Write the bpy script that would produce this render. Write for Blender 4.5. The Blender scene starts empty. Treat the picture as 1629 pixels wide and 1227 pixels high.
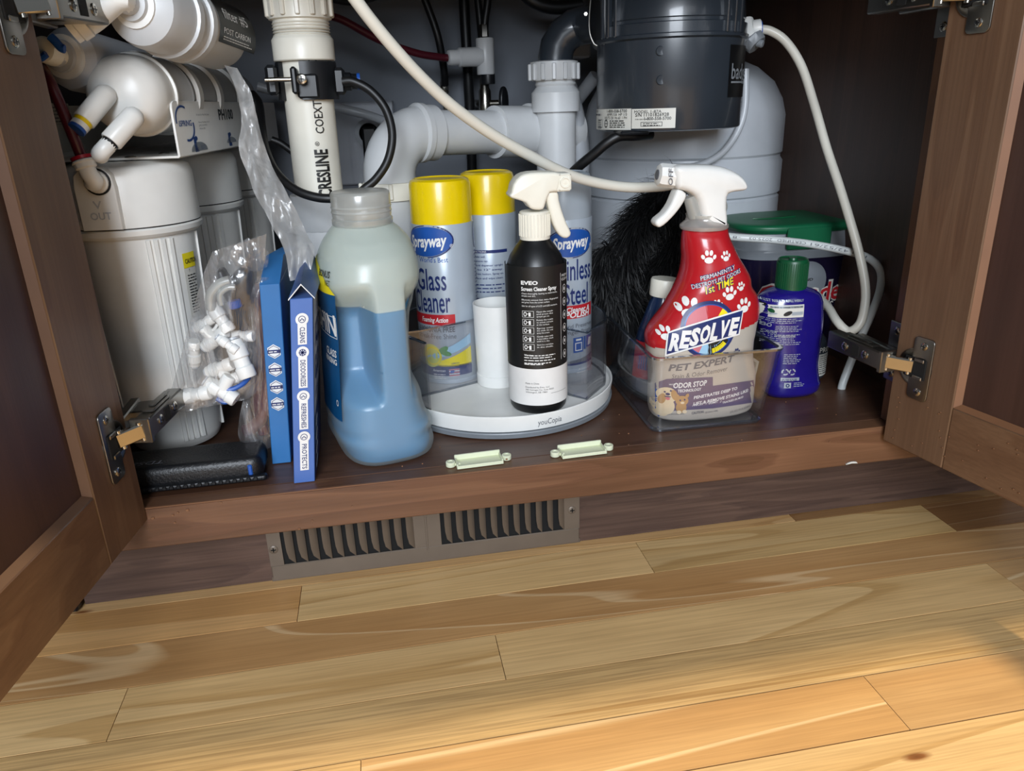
import bpy, bmesh, math, random
from mathutils import Vector, Matrix, noise as mnoise
random.seed(7)
pi=math.pi; sin=math.sin; cos=math.cos
SC=bpy.context.scene; COL=SC.collection
# ---------------------------------------------------------------- camera
CAM=Vector((0,-.598,.4387))
AX=[Vector((.983,-.1783,-.0317)),Vector((-.0918,-.3394,-.9362)),Vector((.1561,.9236,-.3497))]   # right, down, forward
def _rot(yaw,pit,roll):
    f=Vector((-sin(yaw)*cos(pit),cos(yaw)*cos(pit),-sin(pit))); r=Vector((cos(yaw),sin(yaw),0)); d=f.cross(r)
    c,s=cos(roll),sin(roll); return [c*r+s*d,-s*r+c*d,f]
AX=_rot(-.1673,.3570,.0342)
FPX=1200.
cd=bpy.data.cameras.new('camera'); cam=bpy.data.objects.new('camera',cd); COL.objects.link(cam)
cd.sensor_fit='HORIZONTAL'; cd.sensor_width=36; cd.lens=FPX/1629*36; cd.clip_start=.01
m3=Matrix((AX[0],-AX[1],-AX[2])).transposed(); cam.matrix_world=Matrix.Translation(CAM)@m3.to_4x4()
SC.camera=cam
# ---------------------------------------------------------------- light, exposure
SC.view_settings.view_transform='Standard'; SC.view_settings.look='None'; SC.view_settings.gamma=1; SC.view_settings.use_curve_mapping=False
SC.view_settings.exposure=0.20
w=bpy.data.worlds.new('room_light'); SC.world=w; w.use_nodes=True
w.node_tree.nodes['Background'].inputs[0].default_value=(.80,.89,1,1); w.node_tree.nodes['Background'].inputs[1].default_value=.17
def area(name,loc,target,sx,sy,power,col):
    l=bpy.data.lights.new(name,'AREA'); l.shape='RECTANGLE'; l.size=sx; l.size_y=sy; l.energy=power; l.color=col
    o=bpy.data.objects.new(name,l); COL.objects.link(o); o.location=loc
    o.rotation_euler=(Vector(target)-Vector(loc)).to_track_quat('-Z','Y').to_euler(); return o
area('window_daylight',(-.42,-2.8,1.35),(.15,.2,.25),1.1,1.3,98,(.84,.91,1))
area('window_daylight_side',(.7,-2.6,1.9),(.15,.2,.25),.9,1.1,4,(.96,.98,1))
l=bpy.data.lights.new('sink_ceiling_lamp','AREA'); l.shape='DISK'; l.size=.10; l.energy=46; l.color=(1,.80,.50)
lamp=bpy.data.objects.new('sink_ceiling_lamp',l); COL.objects.link(lamp); lamp.location=(.50,.16,2.4)

def at(px,py,Y):
    "world point of a sight line at depth Y"
    d=AX[0]*((px-814.5)/FPX)+AX[1]*((py-613.5)/FPX)+AX[2]
    return CAM+d*((Y-CAM.y)/d.y)
def atz(px,py,z):
    d=AX[0]*((px-814.5)/FPX)+AX[1]*((py-613.5)/FPX)+AX[2]
    return CAM+d*((z-CAM.z)/d.z)
# ---------------------------------------------------------------- materials
def new(name):
    m=bpy.data.materials.new(name); m.use_nodes=True; nt=m.node_tree; return m,nt,nt.nodes,nt.links,nt.nodes['Principled BSDF']
def L(h):
    h=h.lstrip('#'); c=[int(h[i:i+2],16)/255 for i in (0,2,4)]
    return tuple([(x/12.92 if x<=.04045 else ((x+.055)/1.055)**2.4) for x in c])+(1,)
def coords(N,K,scale,obj=True):
    tc=N.new('ShaderNodeTexCoord'); mp=N.new('ShaderNodeMapping'); mp.inputs['Scale'].default_value=scale
    K.new(tc.outputs['Object'],mp.inputs[0]); return mp.outputs[0]
def ramp(N,K,src,stops):
    r=N.new('ShaderNodeValToRGB'); e=r.color_ramp.elements
    while len(e)<len(stops): e.new(.5)
    for i,(p,c) in enumerate(stops): e[i].position=p; e[i].color=c if len(c)==4 else (*c,1)
    K.new(src,r.inputs[0]); return r.outputs[0]
def noise(N,K,vec,scale,detail=2,rough=.5,dist=0):
    n=N.new('ShaderNodeTexNoise'); n.inputs['Scale'].default_value=scale; n.inputs['Detail'].default_value=detail
    n.inputs['Roughness'].default_value=rough; n.inputs['Distortion'].default_value=dist
    if vec is not None: K.new(vec,n.inputs['Vector'])
    return n.outputs['Fac']
def pm(name,col,rough=.4,metal=0,var=.05,scale=30,bump=0,spec=.5,trans=0,sss=0,coat=0,ior=1.5,sheen=0):
    m,nt,N,K,B=new(name); c=L(col) if isinstance(col,str) else (*col,1)
    f=noise(N,K,coords(N,K,(1,1,1)),scale,3)
    dark=tuple(x*(1-var*2) for x in c[:3])+(1,); lite=tuple(min(1,x*(1+var)) for x in c[:3])+(1,)
    K.new(ramp(N,K,f,[(.3,dark),(.7,lite)]),B.inputs['Base Color'])
    B.inputs['Roughness'].default_value=rough; B.inputs['Metallic'].default_value=metal; B.inputs['IOR'].default_value=ior
    B.inputs['Specular IOR Level'].default_value=spec; B.inputs['Transmission Weight'].default_value=trans
    if sss: B.inputs['Subsurface Weight'].default_value=sss; B.inputs['Subsurface Radius'].default_value=(.01,.01,.01); B.inputs['Subsurface Scale'].default_value=.5
    if coat: B.inputs['Coat Weight'].default_value=coat; B.inputs['Coat Roughness'].default_value=.08
    if bump:
        b=N.new('ShaderNodeBump'); b.inputs['Strength'].default_value=bump; b.inputs['Distance'].default_value=.001
        K.new(noise(N,K,coords(N,K,(1,1,1)),scale*8,2),b.inputs['Height']); K.new(b.outputs[0],B.inputs['Normal'])
    return m
def clear(name,tint=(.97,.98,1),milky=.02,gloss=.06,rough=.05,mcol=(.8,.8,.8),crease=0,edge=.5):
    m,nt,N,K,B=new(name); N.remove(B); out=N['Material Output']
    t=N.new('ShaderNodeBsdfTransparent'); t.inputs[0].default_value=(*tint,1)
    g=N.new('ShaderNodeBsdfGlossy'); g.inputs['Roughness'].default_value=rough
    d=N.new('ShaderNodeBsdfDiffuse'); d.inputs[0].default_value=(*mcol,1)
    tl=N.new('ShaderNodeBsdfTranslucent'); tl.inputs[0].default_value=(*mcol,1)
    md=N.new('ShaderNodeMixShader'); md.inputs[0].default_value=.45; K.new(d.outputs[0],md.inputs[1]); K.new(tl.outputs[0],md.inputs[2])
    m1=N.new('ShaderNodeMixShader'); m1.inputs[0].default_value=milky
    K.new(t.outputs[0],m1.inputs[1]); K.new(md.outputs[0],m1.inputs[2])
    m2=N.new('ShaderNodeMixShader'); lw=N.new('ShaderNodeLayerWeight'); lw.inputs[0].default_value=.25
    mr=N.new('ShaderNodeMapRange'); mr.inputs['To Min'].default_value=gloss; mr.inputs['To Max'].default_value=edge
    K.new(lw.outputs['Facing'],mr.inputs[0]); K.new(mr.outputs[0],m2.inputs[0]); K.new(m1.outputs[0],m2.inputs[1]); K.new(g.outputs[0],m2.inputs[2])
    K.new(m2.outputs[0],out.inputs[0])
    if crease:
        f=noise(N,K,coords(N,K,(1,1,.35)),crease,4,.7,1.5)
        mm=N.new('ShaderNodeMapRange'); mm.inputs['From Min'].default_value=.48; mm.inputs['From Max'].default_value=.7; mm.inputs['To Min'].default_value=milky; mm.inputs['To Max'].default_value=min(1,milky+.5)
        K.new(f,mm.inputs[0]); K.new(mm.outputs[0],m1.inputs[0])
        b=N.new('ShaderNodeBump'); b.inputs['Strength'].default_value=.8; b.inputs['Distance'].default_value=.003; K.new(f,b.inputs['Height']); K.new(b.outputs[0],g.inputs['Normal']); K.new(b.outputs[0],d.inputs['Normal'])
    return m
def wood(name,c0,c1,scale,rough,line=None,freq=9,coat=0,figure=1.0,axis=0,fine=.35,bumpy=.1,rnd=True,stretch=1,warp=.4,knots=0,thin=.90):
    "grain runs along axis (0 = x, 2 = z)"
    m,nt,N,K,B=new(name)
    s=[22.,22.,22.]; s[axis]=2.2*stretch
    tc=N.new('ShaderNodeTexCoord'); ad=N.new('ShaderNodeVectorMath'); ad.operation='ADD'; K.new(tc.outputs['Object'],ad.inputs[0])
    if rnd:
        oi=N.new('ShaderNodeObjectInfo'); mu=N.new('ShaderNodeMath'); mu.operation='MULTIPLY'; mu.inputs[1].default_value=37.; K.new(oi.outputs['Random'],mu.inputs[0])
        K.new(mu.outputs[0],ad.inputs[1])
    mp=N.new('ShaderNodeMapping'); mp.inputs['Scale'].default_value=[x*scale for x in s]; K.new(ad.outputs[0],mp.inputs[0]); v=mp.outputs[0]
    big=noise(N,K,v,figure,2,.5,warp)
    mm=N.new('ShaderNodeMath'); mm.operation='MULTIPLY'; mm.inputs[1].default_value=freq; K.new(big,mm.inputs[0])
    fr=N.new('ShaderNodeMath'); fr.operation='FRACT'; K.new(mm.outputs[0],fr.inputs[0])
    base=ramp(N,K,fr.outputs[0],[(0,c0),(thin-.05,c1),(thin,line or c1),(.985,line or c1),(1,c0)])
    if knots:
        vo=N.new('ShaderNodeTexVoronoi'); vo.inputs['Scale'].default_value=1; mk=N.new('ShaderNodeMapping'); sk=[14.,14.,14.]; sk[axis]=4.5; mk.inputs['Scale'].default_value=sk
        K.new(ad.outputs[0],mk.inputs[0]); K.new(mk.outputs[0],vo.inputs['Vector'])
        kx=N.new('ShaderNodeMix'); kx.data_type='RGBA'; kx.blend_type='MULTIPLY'; kx.inputs[0].default_value=1; K.new(base,kx.inputs[6])
        K.new(ramp(N,K,vo.outputs['Distance'],[(0,(.22,.12,.08,1)),(knots*.45,(.38,.22,.14,1)),(knots,(1,1,1,1)),(1,(1,1,1,1))]),kx.inputs[7]); base=kx.outputs[2]
    s2=[420.,420.,420.]; s2[axis]=9.
    mp2=N.new('ShaderNodeMapping'); mp2.inputs['Scale'].default_value=s2; K.new(ad.outputs[0],mp2.inputs[0])
    fn=noise(N,K,mp2.outputs[0],1,3,.6)
    mx=N.new('ShaderNodeMix'); mx.data_type='RGBA'; mx.blend_type='MULTIPLY'; mx.inputs[0].default_value=fine
    K.new(base,mx.inputs[6]); K.new(ramp(N,K,fn,[(.35,(.45,.40,.36,1)),(.62,(1.05,1.05,1.05,1))]),mx.inputs[7])
    bl=noise(N,K,coords(N,K,(1,1,1)),5,3); mx2=N.new('ShaderNodeMix'); mx2.data_type='RGBA'; mx2.blend_type='MULTIPLY'; mx2.inputs[0].default_value=.6
    K.new(mx.outputs[2],mx2.inputs[6]); K.new(ramp(N,K,bl,[(.3,(.78,.76,.74,1)),(.7,(1.08,1.08,1.08,1))]),mx2.inputs[7])
    oc=N.new('ShaderNodeObjectInfo'); mx3=N.new('ShaderNodeMix'); mx3.data_type='RGBA'; mx3.blend_type='MULTIPLY'; mx3.inputs[0].default_value=1
    K.new(mx2.outputs[2],mx3.inputs[6]); K.new(oc.outputs['Color'],mx3.inputs[7])
    K.new(mx3.outputs[2],B.inputs['Base Color']); B.inputs['Roughness'].default_value=rough
    b=N.new('ShaderNodeBump'); b.inputs['Strength'].default_value=bumpy; b.inputs['Distance'].default_value=.0006; K.new(fn,b.inputs['Height']); K.new(b.outputs[0],B.inputs['Normal'])
    if coat: B.inputs['Coat Weight'].default_value=coat; B.inputs['Coat Roughness'].default_value=.2
    return m
M={}
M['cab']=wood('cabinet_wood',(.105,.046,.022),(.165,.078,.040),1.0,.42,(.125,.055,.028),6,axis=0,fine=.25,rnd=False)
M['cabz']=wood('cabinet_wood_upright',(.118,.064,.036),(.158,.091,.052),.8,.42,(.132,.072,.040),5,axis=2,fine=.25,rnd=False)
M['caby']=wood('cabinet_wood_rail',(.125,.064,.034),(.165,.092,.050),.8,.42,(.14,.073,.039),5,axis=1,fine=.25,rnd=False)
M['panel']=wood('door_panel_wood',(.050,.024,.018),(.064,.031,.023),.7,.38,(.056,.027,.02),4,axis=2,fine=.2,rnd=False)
M['toe']=wood('toe_kick_wood',(.070,.038,.028),(.102,.058,.041),1.6,.55,(.08,.045,.033),5,axis=0,fine=.5,rnd=False)
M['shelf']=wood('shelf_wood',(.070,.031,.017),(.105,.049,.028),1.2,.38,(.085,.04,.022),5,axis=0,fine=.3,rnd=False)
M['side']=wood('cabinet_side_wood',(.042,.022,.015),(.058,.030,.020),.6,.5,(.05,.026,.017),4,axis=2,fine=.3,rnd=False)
M['plank_fig']=wood('plank_figured',(.66,.40,.17),(.58,.33,.13),.42,.38,(.82,.58,.31),17,figure=.55,fine=.25,stretch=1.0,warp=.7,thin=.94)
M['plank_light']=wood('plank_light',(.76,.515,.245),(.69,.445,.195),.42,.38,(.60,.37,.15),8,figure=.7,fine=.32,warp=1.0,knots=.06)
M['plank_fine']=wood('plank_fine',(.76,.50,.22),(.69,.435,.175),3.0,.38,(.54,.32,.12),3,figure=.5,fine=.55,stretch=.12)
M['white']=pm('white_plastic','#e4e4e0',.35,var=.03)
M['warmwhite']=pm('warm_white_plastic','#e2dfd1',.38,var=.02)
M['pvc']=pm('pvc','#dbd7ca',.35,var=.05,scale=18)
M['pvcg']=pm('pvc_grey_white','#c3c5c6',.35,var=.05,scale=18)
M['canister']=pm('filter_plastic','#e3e2dd',.33,var=.03)
M['black']=pm('black_plastic','#15171a',.38,var=.1)
M['blackgloss']=pm('black_enamel','#2b3138',.30,var=.1,scale=12,coat=.3)
M['rubber']=pm('black_rubber','#0d0e10',.45)
M['leather']=pm('black_leather','#101114',.42,bump=.35,scale=60)
M['chrome']=pm('chrome','#b9b5ab',.22,metal=1,var=.05)
M['nickel']=pm('hinge_steel','#8f8c86',.30,metal=1,var=.08)
M['brushed']=pm('tan_enamel_metal','#6b5f53',.42,metal=.25,var=.04)
M['dark']=pm('dark_void','#060606',.9)
M['wall']=pm('painted_drywall','#7f848c',.8,var=.05,scale=6,bump=.1)
M['tank']=pm('tank_enamel','#b4b8bd',.32,var=.03)
M['yellow']=pm('yellow_plastic','#e3c400',.28,var=.02,coat=.2)
M['can']=pm('can_enamel','#a9b3bd',.30,metal=.15,var=.03)
M['cangrey']=pm('grey_cap_plastic','#9aa3ab',.3,var=.03)
M['navy']=pm('navy_ink','#1b2b63',.35); M['blue']=pm('blue_ink','#1d4f9c',.35); M['redink']=pm('red_ink','#b5232c',.35)
M['inkwhite']=pm('white_ink','#e2e2e0',.45); M['inkblack']=pm('black_ink','#151515',.45); M['inkgrey']=pm('grey_ink','#62646a',.45)
M['yellowink']=pm('yellow_ink','#e6d420',.4); M['lemon']=pm('lemon_ink','#c9cf6a',.4); M['leaf']=pm('leaf_ink','#4f8a4a',.4); M['sky']=pm('pale_blue_ink','#9cc4dd',.4)
M['silver']=pm('silver_ink','#aeb6bd',.3,metal=.3)
M['matblack']=pm('matte_black_bottle','#0e0f11',.36,var=.1)
M['label']=pm('paper_label','#cfcdc4',.5,var=.02)
M['red']=pm('red_shrink_label','#b01c24',.25,var=.06,scale=14,bump=0,coat=.3)
M['greybeige']=pm('grey_beige_label','#b3aca1',.35,var=.03)
M['purplegrey']=pm('purple_grey_ink','#5b5270',.4)
M['green']=pm('green_plastic','#0e4a2c',.35,var=.05); M['greenlid']=pm('green_lid','#115c3b',.4,var=.05)
M['violet']=pm('violet_bottle','#1d1470',.2,var=.08,coat=.4)
M['darkviolet']=pm('dark_purple_tub','#17122b',.25,coat=.3); M['greyrim']=pm('grey_rim_plastic','#7c8186',.4)
M['bluebottle']=pm('dark_blue_bottle','#16294a',.22,coat=.3)
M['boxblue']=pm('blue_carton','#2c6ca6',.45,var=.04); M['boxblue2']=pm('periwinkle_carton','#4a6cae',.45,var=.04)
M['boxpale']=pm('pale_carton','#aeb4bd',.5)
M['cream']=pm('cream_plastic','#dfe3c4',.4,var=.02,sss=.1)
M['tube']=pm('white_tubing','#d3d0c4',.35,var=.02); M['tube2']=pm('cool_white_tubing','#c8ccca',.35,var=.02)
M['maroon']=pm('maroon_tubing','#4b1621',.3); M['redclip']=pm('red_clip','#a3172c',.35); M['blueclip']=pm('blue_clip','#1f4f9e',.35)
M['feather']=pm('black_feather','#0b0b0c',.55)
M['skin']=pm('pet_cream','#d9c7a6',.5); M['cat']=pm('pet_tan','#b08a5c',.5); M['pink']=pm('pink_ink','#c9707a',.5)
M['bin']=clear('clear_bin_plastic',(.975,.975,.985),.03,.05,.04)
M['tray']=clear('clear_tray_plastic',(.985,.985,.992),.008,.020,.03,edge=.5)
M['trayedge']=clear('clear_tray_edge',(.55,.60,.66),.10,.25,.08,(.35,.42,.5),edge=.8)
M['bag']=clear('plastic_bag_film',(.97,.97,.97),.10,.08,.15,(.75,.75,.76),crease=26)
M['sleeve']=clear('plastic_sleeve_film',(.9,.9,.9),.58,.08,.3,(.72,.71,.69),crease=18)
M['hdpe']=clear('frosted_jug_plastic',(.95,.985,.98),.24,.04,.3,(.88,.93,.90),edge=.2)
M['hdpedry']=clear('frosted_jug_plastic_dry',(.95,.97,.95),.72,.02,.4,(.92,.95,.86),edge=.1)
M['neckclear']=clear('cloudy_neck_plastic',(.9,.9,.9),.55,.08,.2,(.74,.75,.71))
M['liquid']=pm('blue_liquid','#0b79ad',.35,var=.02)
M['coat']=pm('wood_lip_light','#7a5439',.5); M['bead_shaded']=pm('wood_bead_shaded','#5d4230',.5)
# ---------------------------------------------------------------- mesh builder
class MB:
    def __init__(s): s.v=[]; s.f=[]; s.m=[]
    def add(s,vs,fs,mi=0):
        o=len(s.v); s.v+= [Vector(p) for p in vs]; s.f+=[tuple(i+o for i in f) for f in fs]; s.m+=[mi]*len(fs)
    def box(s,x0,x1,y0,y1,z0,z1,b=0,mi=0,T=None):
        if x0>x1:x0,x1=x1,x0
        if y0>y1:y0,y1=y1,y0
        if z0>z1:z0,z1=z1,z0
        if b<=0:
            vs=[(x,y,z) for z in (z0,z1) for y in (y0,y1) for x in (x0,x1)]
            fs=[(0,2,3,1),(4,5,7,6),(0,1,5,4),(2,6,7,3),(0,4,6,2),(1,3,7,5)]
        else:
            b=min(b,(x1-x0)*.49,(y1-y0)*.49,(z1-z0)*.49); vs=[];ix={}
            for i,(X,sx) in enumerate(((x0,1),(x1,-1))):
                for j,(Y,sy) in enumerate(((y0,1),(y1,-1))):
                    for k,(Z,sz) in enumerate(((z0,1),(z1,-1))):
                        for a,(dx,dy,dz) in enumerate(((0,b,b),(b,0,b),(b,b,0))):
                            ix[i,j,k,a]=len(vs); vs.append((X+sx*dx,Y+sy*dy,Z+sz*dz))
            fs=[]
            for i in (0,1):
                q=[ix[i,0,0,0],ix[i,1,0,0],ix[i,1,1,0],ix[i,0,1,0]]; fs.append(q if i else q[::-1])
                q=[ix[0,i,0,1],ix[1,i,0,1],ix[1,i,1,1],ix[0,i,1,1]]; fs.append(q if not i else q[::-1])
                q=[ix[0,0,i,2],ix[1,0,i,2],ix[1,1,i,2],ix[0,1,i,2]]; fs.append(q if i else q[::-1])
            for j in (0,1):
                for k in (0,1):
                    fs.append([ix[0,j,k,1],ix[1,j,k,1],ix[1,j,k,2],ix[0,j,k,2]])
                    fs.append([ix[j,0,k,0],ix[j,1,k,0],ix[j,1,k,2],ix[j,0,k,2]])
                    fs.append([ix[j,k,0,0],ix[j,k,1,0],ix[j,k,1,1],ix[j,k,0,1]])
            for i in (0,1):
                for j in (0,1):
                    for k in (0,1): fs.append([ix[i,j,k,a] for a in (0,1,2)])
        if T: vs=[T@Vector(p) for p in vs]
        s.add(vs,fs,mi); return s
    def lathe(s,prof,o=(0,0,0),d=(0,0,1),seg=32,mi=0,caps=True):
        "prof: list of (radius, distance along d)"
        o=Vector(o); d=Vector(d).normalized(); q=d.to_track_quat('Z','Y') if abs(d.z)<.9999 else None
        X=q@Vector((1,0,0)) if q else Vector((1,0,0)); Y=d.cross(X)
        vs=[];fs=[]
        for r,t in prof:
            for k in range(seg):
                a=2*pi*k/seg; vs.append(o+d*t+X*(r*cos(a))+Y*(r*sin(a)))
        for i in range(len(prof)-1):
            for k in range(seg):
                k2=(k+1)%seg; fs.append((i*seg+k,i*seg+k2,(i+1)*seg+k2,(i+1)*seg+k))
        if caps:
            if prof[0][0]>1e-5: fs.append(tuple(range(seg))[::-1])
            if prof[-1][0]>1e-5: fs.append(tuple((len(prof)-1)*seg+k for k in range(seg)))
        s.add(vs,fs,mi); return s
    def cyl(s,p0,p1,r0,r1=None,seg=20,mi=0):
        p0=Vector(p0);p1=Vector(p1); L_=(p1-p0).length; r1=r0 if r1 is None else r1
        b=min(.0008,r0*.2,r1*.2)
        return s.lathe([(r0-b,0),(r0,b),(r1,L_-b),(r1-b,L_)],p0,p1-p0,seg,mi)
    def tube(s,pts,r,seg=12,mi=0,smooth=6,caps=True,rs=None):
        P=crom([Vector(p) for p in pts],smooth) if smooth>1 else [Vector(p) for p in pts]
        n=len(P); vs=[];fs=[]; T=(P[1]-P[0]).normalized(); U=T.orthogonal().normalized()
        for i in range(n):
            T2=((P[min(i+1,n-1)]-P[max(i-1,0)])).normalized(); U=(U-T2*U.dot(T2)).normalized(); V=T2.cross(U)
            rr=r if rs is None else rs(i/(n-1))
            for k in range(seg):
                a=2*pi*k/seg; vs.append(P[i]+U*(rr*cos(a))+V*(rr*sin(a)))
        for i in range(n-1):
            for k in range(seg):
                k2=(k+1)%seg; fs.append((i*seg+k,i*seg+k2,(i+1)*seg+k2,(i+1)*seg+k))
        if caps: fs.append(tuple(range(seg))[::-1]); fs.append(tuple((n-1)*seg+k for k in range(seg)))
        s.add(vs,fs,mi); return P
    def pillow(s,poly,y0,t,b,mi=0,smooth=4,T=None,layers=3):
        "poly: (x,z) outline, thickness t about y0, rounded edges b"
        P=[Vector((p[0],p[1],0)) for p in poly]
        if smooth>1: P=crom(P,smooth,closed=True)
        ar=sum(P[i].x*P[(i+1)%len(P)].y-P[(i+1)%len(P)].x*P[i].y for i in range(len(P)))
        if ar<0: P=P[::-1]
        n=len(P); nr=[]
        for i in range(n):
            e=(P[(i+1)%n]-P[i-1]); e.normalize() if e.length else None; nr.append(Vector((e.y,-e.x,0)))
        mx_=[]
        for i in range(n):
            A_,B_,C_=P[i-2],P[i],P[(i+2)%n]; cr=(B_-A_).cross(C_-B_).z
            la,lb,lc=(B_-A_).length,(C_-B_).length,(C_-A_).length
            mx_.append(max(1e-4,.6*la*lb*lc/(2*cr)) if cr>1e-12 else 1)
        mx_=[min(mx_[(i+j)%n]+abs(j)*.0002 for j in range(-4,5)) for i in range(n)]
        R=[]
        for k in range(layers+1):
            a=pi/2*k/layers; R.append((b*(1-sin(a)),-t/2+b*(1-cos(a))))
        R=R+[(i,-y) for i,y in R[::-1]]
        vs=[];fs=[]
        for ins,yy in R:
            for i in range(n): p=P[i]-nr[i]*min(ins,mx_[i]*ins/b if b else ins); vs.append(Vector((p.x,y0+yy,p.y)))
        for a in range(len(R)-1):
            for i in range(n): j=(i+1)%n; fs.append((a*n+i,a*n+j,(a+1)*n+j,(a+1)*n+i))
        fs.append(tuple(range(n))[::-1]); fs.append(tuple((len(R)-1)*n+i for i in range(n)))
        if T: vs=[T@p for p in vs]
        s.add(vs,fs,mi); return s
    # --- flat print, mapped with fn(u,v)->point
    def rect(s,fn,u0,u1,v0,v1,mi=0,nu=1,nv=1,sk=0):
        vs=[];fs=[]
        for j in range(nv+1):
            for i in range(nu+1):
                v=v0+(v1-v0)*j/nv; vs.append(fn(u0+(u1-u0)*i/nu+sk*(v-v0),v))
        for j in range(nv):
            for i in range(nu): a=j*(nu+1)+i; fs.append((a,a+1,a+nu+2,a+nu+1))
        s.add(vs,fs,mi); return s
    def frame(s,fn,u0,u1,v0,v1,w,mi=0):
        s.rect(fn,u0,u1,v0,v0+w,mi,4); s.rect(fn,u0,u1,v1-w,v1,mi,4); s.rect(fn,u0,u0+w,v0,v1,mi,1,4); s.rect(fn,u1-w,u1,v0,v1,mi,1,4)
    def disc(s,fn,cu,cv,ru,rv,mi=0,seg=24,rings=3,rot=0,a0=0,a1=2*pi,r0=0):
        vs=[];fs=[];c,sn=cos(rot),sin(rot)
        for j in range(rings+1):
            q=r0+(1-r0)*j/rings
            for k in range(seg+1):
                a=a0+(a1-a0)*k/seg; x=ru*q*cos(a); y=rv*q*sin(a); vs.append(fn(cu+x*c-y*sn,cv+x*sn+y*c))
        for j in range(rings):
            for k in range(seg): a=j*(seg+1)+k; fs.append((a,a+1,a+seg+2,a+seg+1))
        s.add(vs,fs,mi); return s
    def text(s,fn,st,u,v,h,mi=0,sx=1,bold=0,ital=0,align='C',rot=0,width=None):
        V,F,W_=text2d(st,bold,h>.0075)
        k=h/.70; 
        if width: sx=width/(W_*k)
        off={'L':0,'C':-.5,'R':-1}[align]*W_*k*sx; c,sn=cos(rot),sin(rot); vs=[]
        for x,y in V:
            X=x*k*sx+off+ital*y*k; Y=y*k; vs.append(fn(u+X*c-Y*sn,v+X*sn+Y*c))
        s.add(vs,F,mi); return s
    def greek(s,fn,u0,u1,v0,h,n,mi=0,gap=2.0,rot=0,ragged=.3):
        "rows of tiny print too small to read: words as strokes"
        for r in range(n):
            u=u0; end=u1-random.random()*ragged*(u1-u0); vv=v0-r*h*gap
            while u<end:
                wd=min(h*random.uniform(1.2,4.5),end-u)
                dv=(u-u0)*math.tan(rot)
                s.rect(fn,u,u+wd,vv+dv,vv+dv+h*.72,mi); u+=wd+h*.7
        return s
    def paw(s,fn,u,v,r,mi=0,rot=0):
        c,sn=cos(rot),sin(rot)
        for x,y,a,b,t in ((0,-.25,.48,.36,0),(-.62,.12,.19,.28,.35),(-.24,.58,.20,.32,.1),(.24,.58,.20,.32,-.1),(.62,.12,.19,.28,-.35)):
            s.disc(fn,u+r*(x*c-y*sn),v+r*(x*sn+y*c),r*a,r*b,mi,12,1,rot+t)
    def build(s,name,mats,parent=None,world=True,sharp=38,color=None):
        me=bpy.data.meshes.new(name)
        inv=None
        if parent is not None and world: inv=WM[parent.name].inverted()
        vs=[(inv@p if inv else p) for p in s.v]
        me.from_pydata([tuple(p) for p in vs],[],s.f)
        mats=mats if isinstance(mats,(list,tuple)) else [mats]
        for m in mats: me.materials.append(M[m] if isinstance(m,str) else m)
        me.polygons.foreach_set('material_index',s.m); me.polygons.foreach_set('use_smooth',[True]*len(s.f))
        me.update(); me.set_sharp_from_angle(angle=math.radians(sharp))
        o=bpy.data.objects.new(name,me); COL.objects.link(o)
        if parent is not None: o.parent=parent; WM[o.name]=WM[parent.name].copy()
        else: WM[o.name]=Matrix.Identity(4)
        if color: o.color=color
        return o
WM={}
def crom(P,n,closed=False):
    out=[];N_=len(P)
    rng=range(N_) if closed else range(N_-1)
    for i in rng:
        if closed: a,b,c,d=P[i-1],P[i],P[(i+1)%N_],P[(i+2)%N_]
        else: a,b,c,d=P[max(i-1,0)],P[i],P[i+1],P[min(i+2,N_-1)]
        for k in range(n):
            t=k/n; out.append(.5*((2*b)+(c-a)*t+(2*a-5*b+4*c-d)*t*t+(3*b-3*c+d-a)*t**3))
    if not closed: out.append(P[-1].copy())
    return out
_tc={}
def text2d(st,bold=0,sub=False):
    k=(st,bold,sub)
    if k in _tc: return _tc[k]
    cu=bpy.data.curves.new('t','FONT'); cu.body=st; cu.size=1; cu.offset=bold; cu.resolution_u=2
    o=bpy.data.objects.new('t',cu); COL.objects.link(o)
    me=bpy.data.meshes.new_from_object(o.evaluated_get(bpy.context.evaluated_depsgraph_get()))
    if sub:
        bm=bmesh.new(); bm.from_mesh(me); bmesh.ops.triangulate(bm,faces=bm.faces)
        for _ in range(3):
            e=[e for e in bm.edges if e.calc_length()>.22]
            if not e: break
            bmesh.ops.subdivide_edges(bm,edges=e,cuts=1); bmesh.ops.triangulate(bm,faces=[f for f in bm.faces if len(f.verts)>3])
        bm.to_mesh(me); bm.free()
    V=[(v.co.x,v.co.y) for v in me.vertices]; F=[tuple(p.vertices) for p in me.polygons]
    bpy.data.objects.remove(o); bpy.data.curves.remove(cu); bpy.data.meshes.remove(me)
    x0=min([v[0] for v in V] or [0]); x1=max([v[0] for v in V] or [0]); V=[(x-x0,y) for x,y in V]
    _tc[k]=(V,F,x1-x0); return _tc[k]
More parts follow.
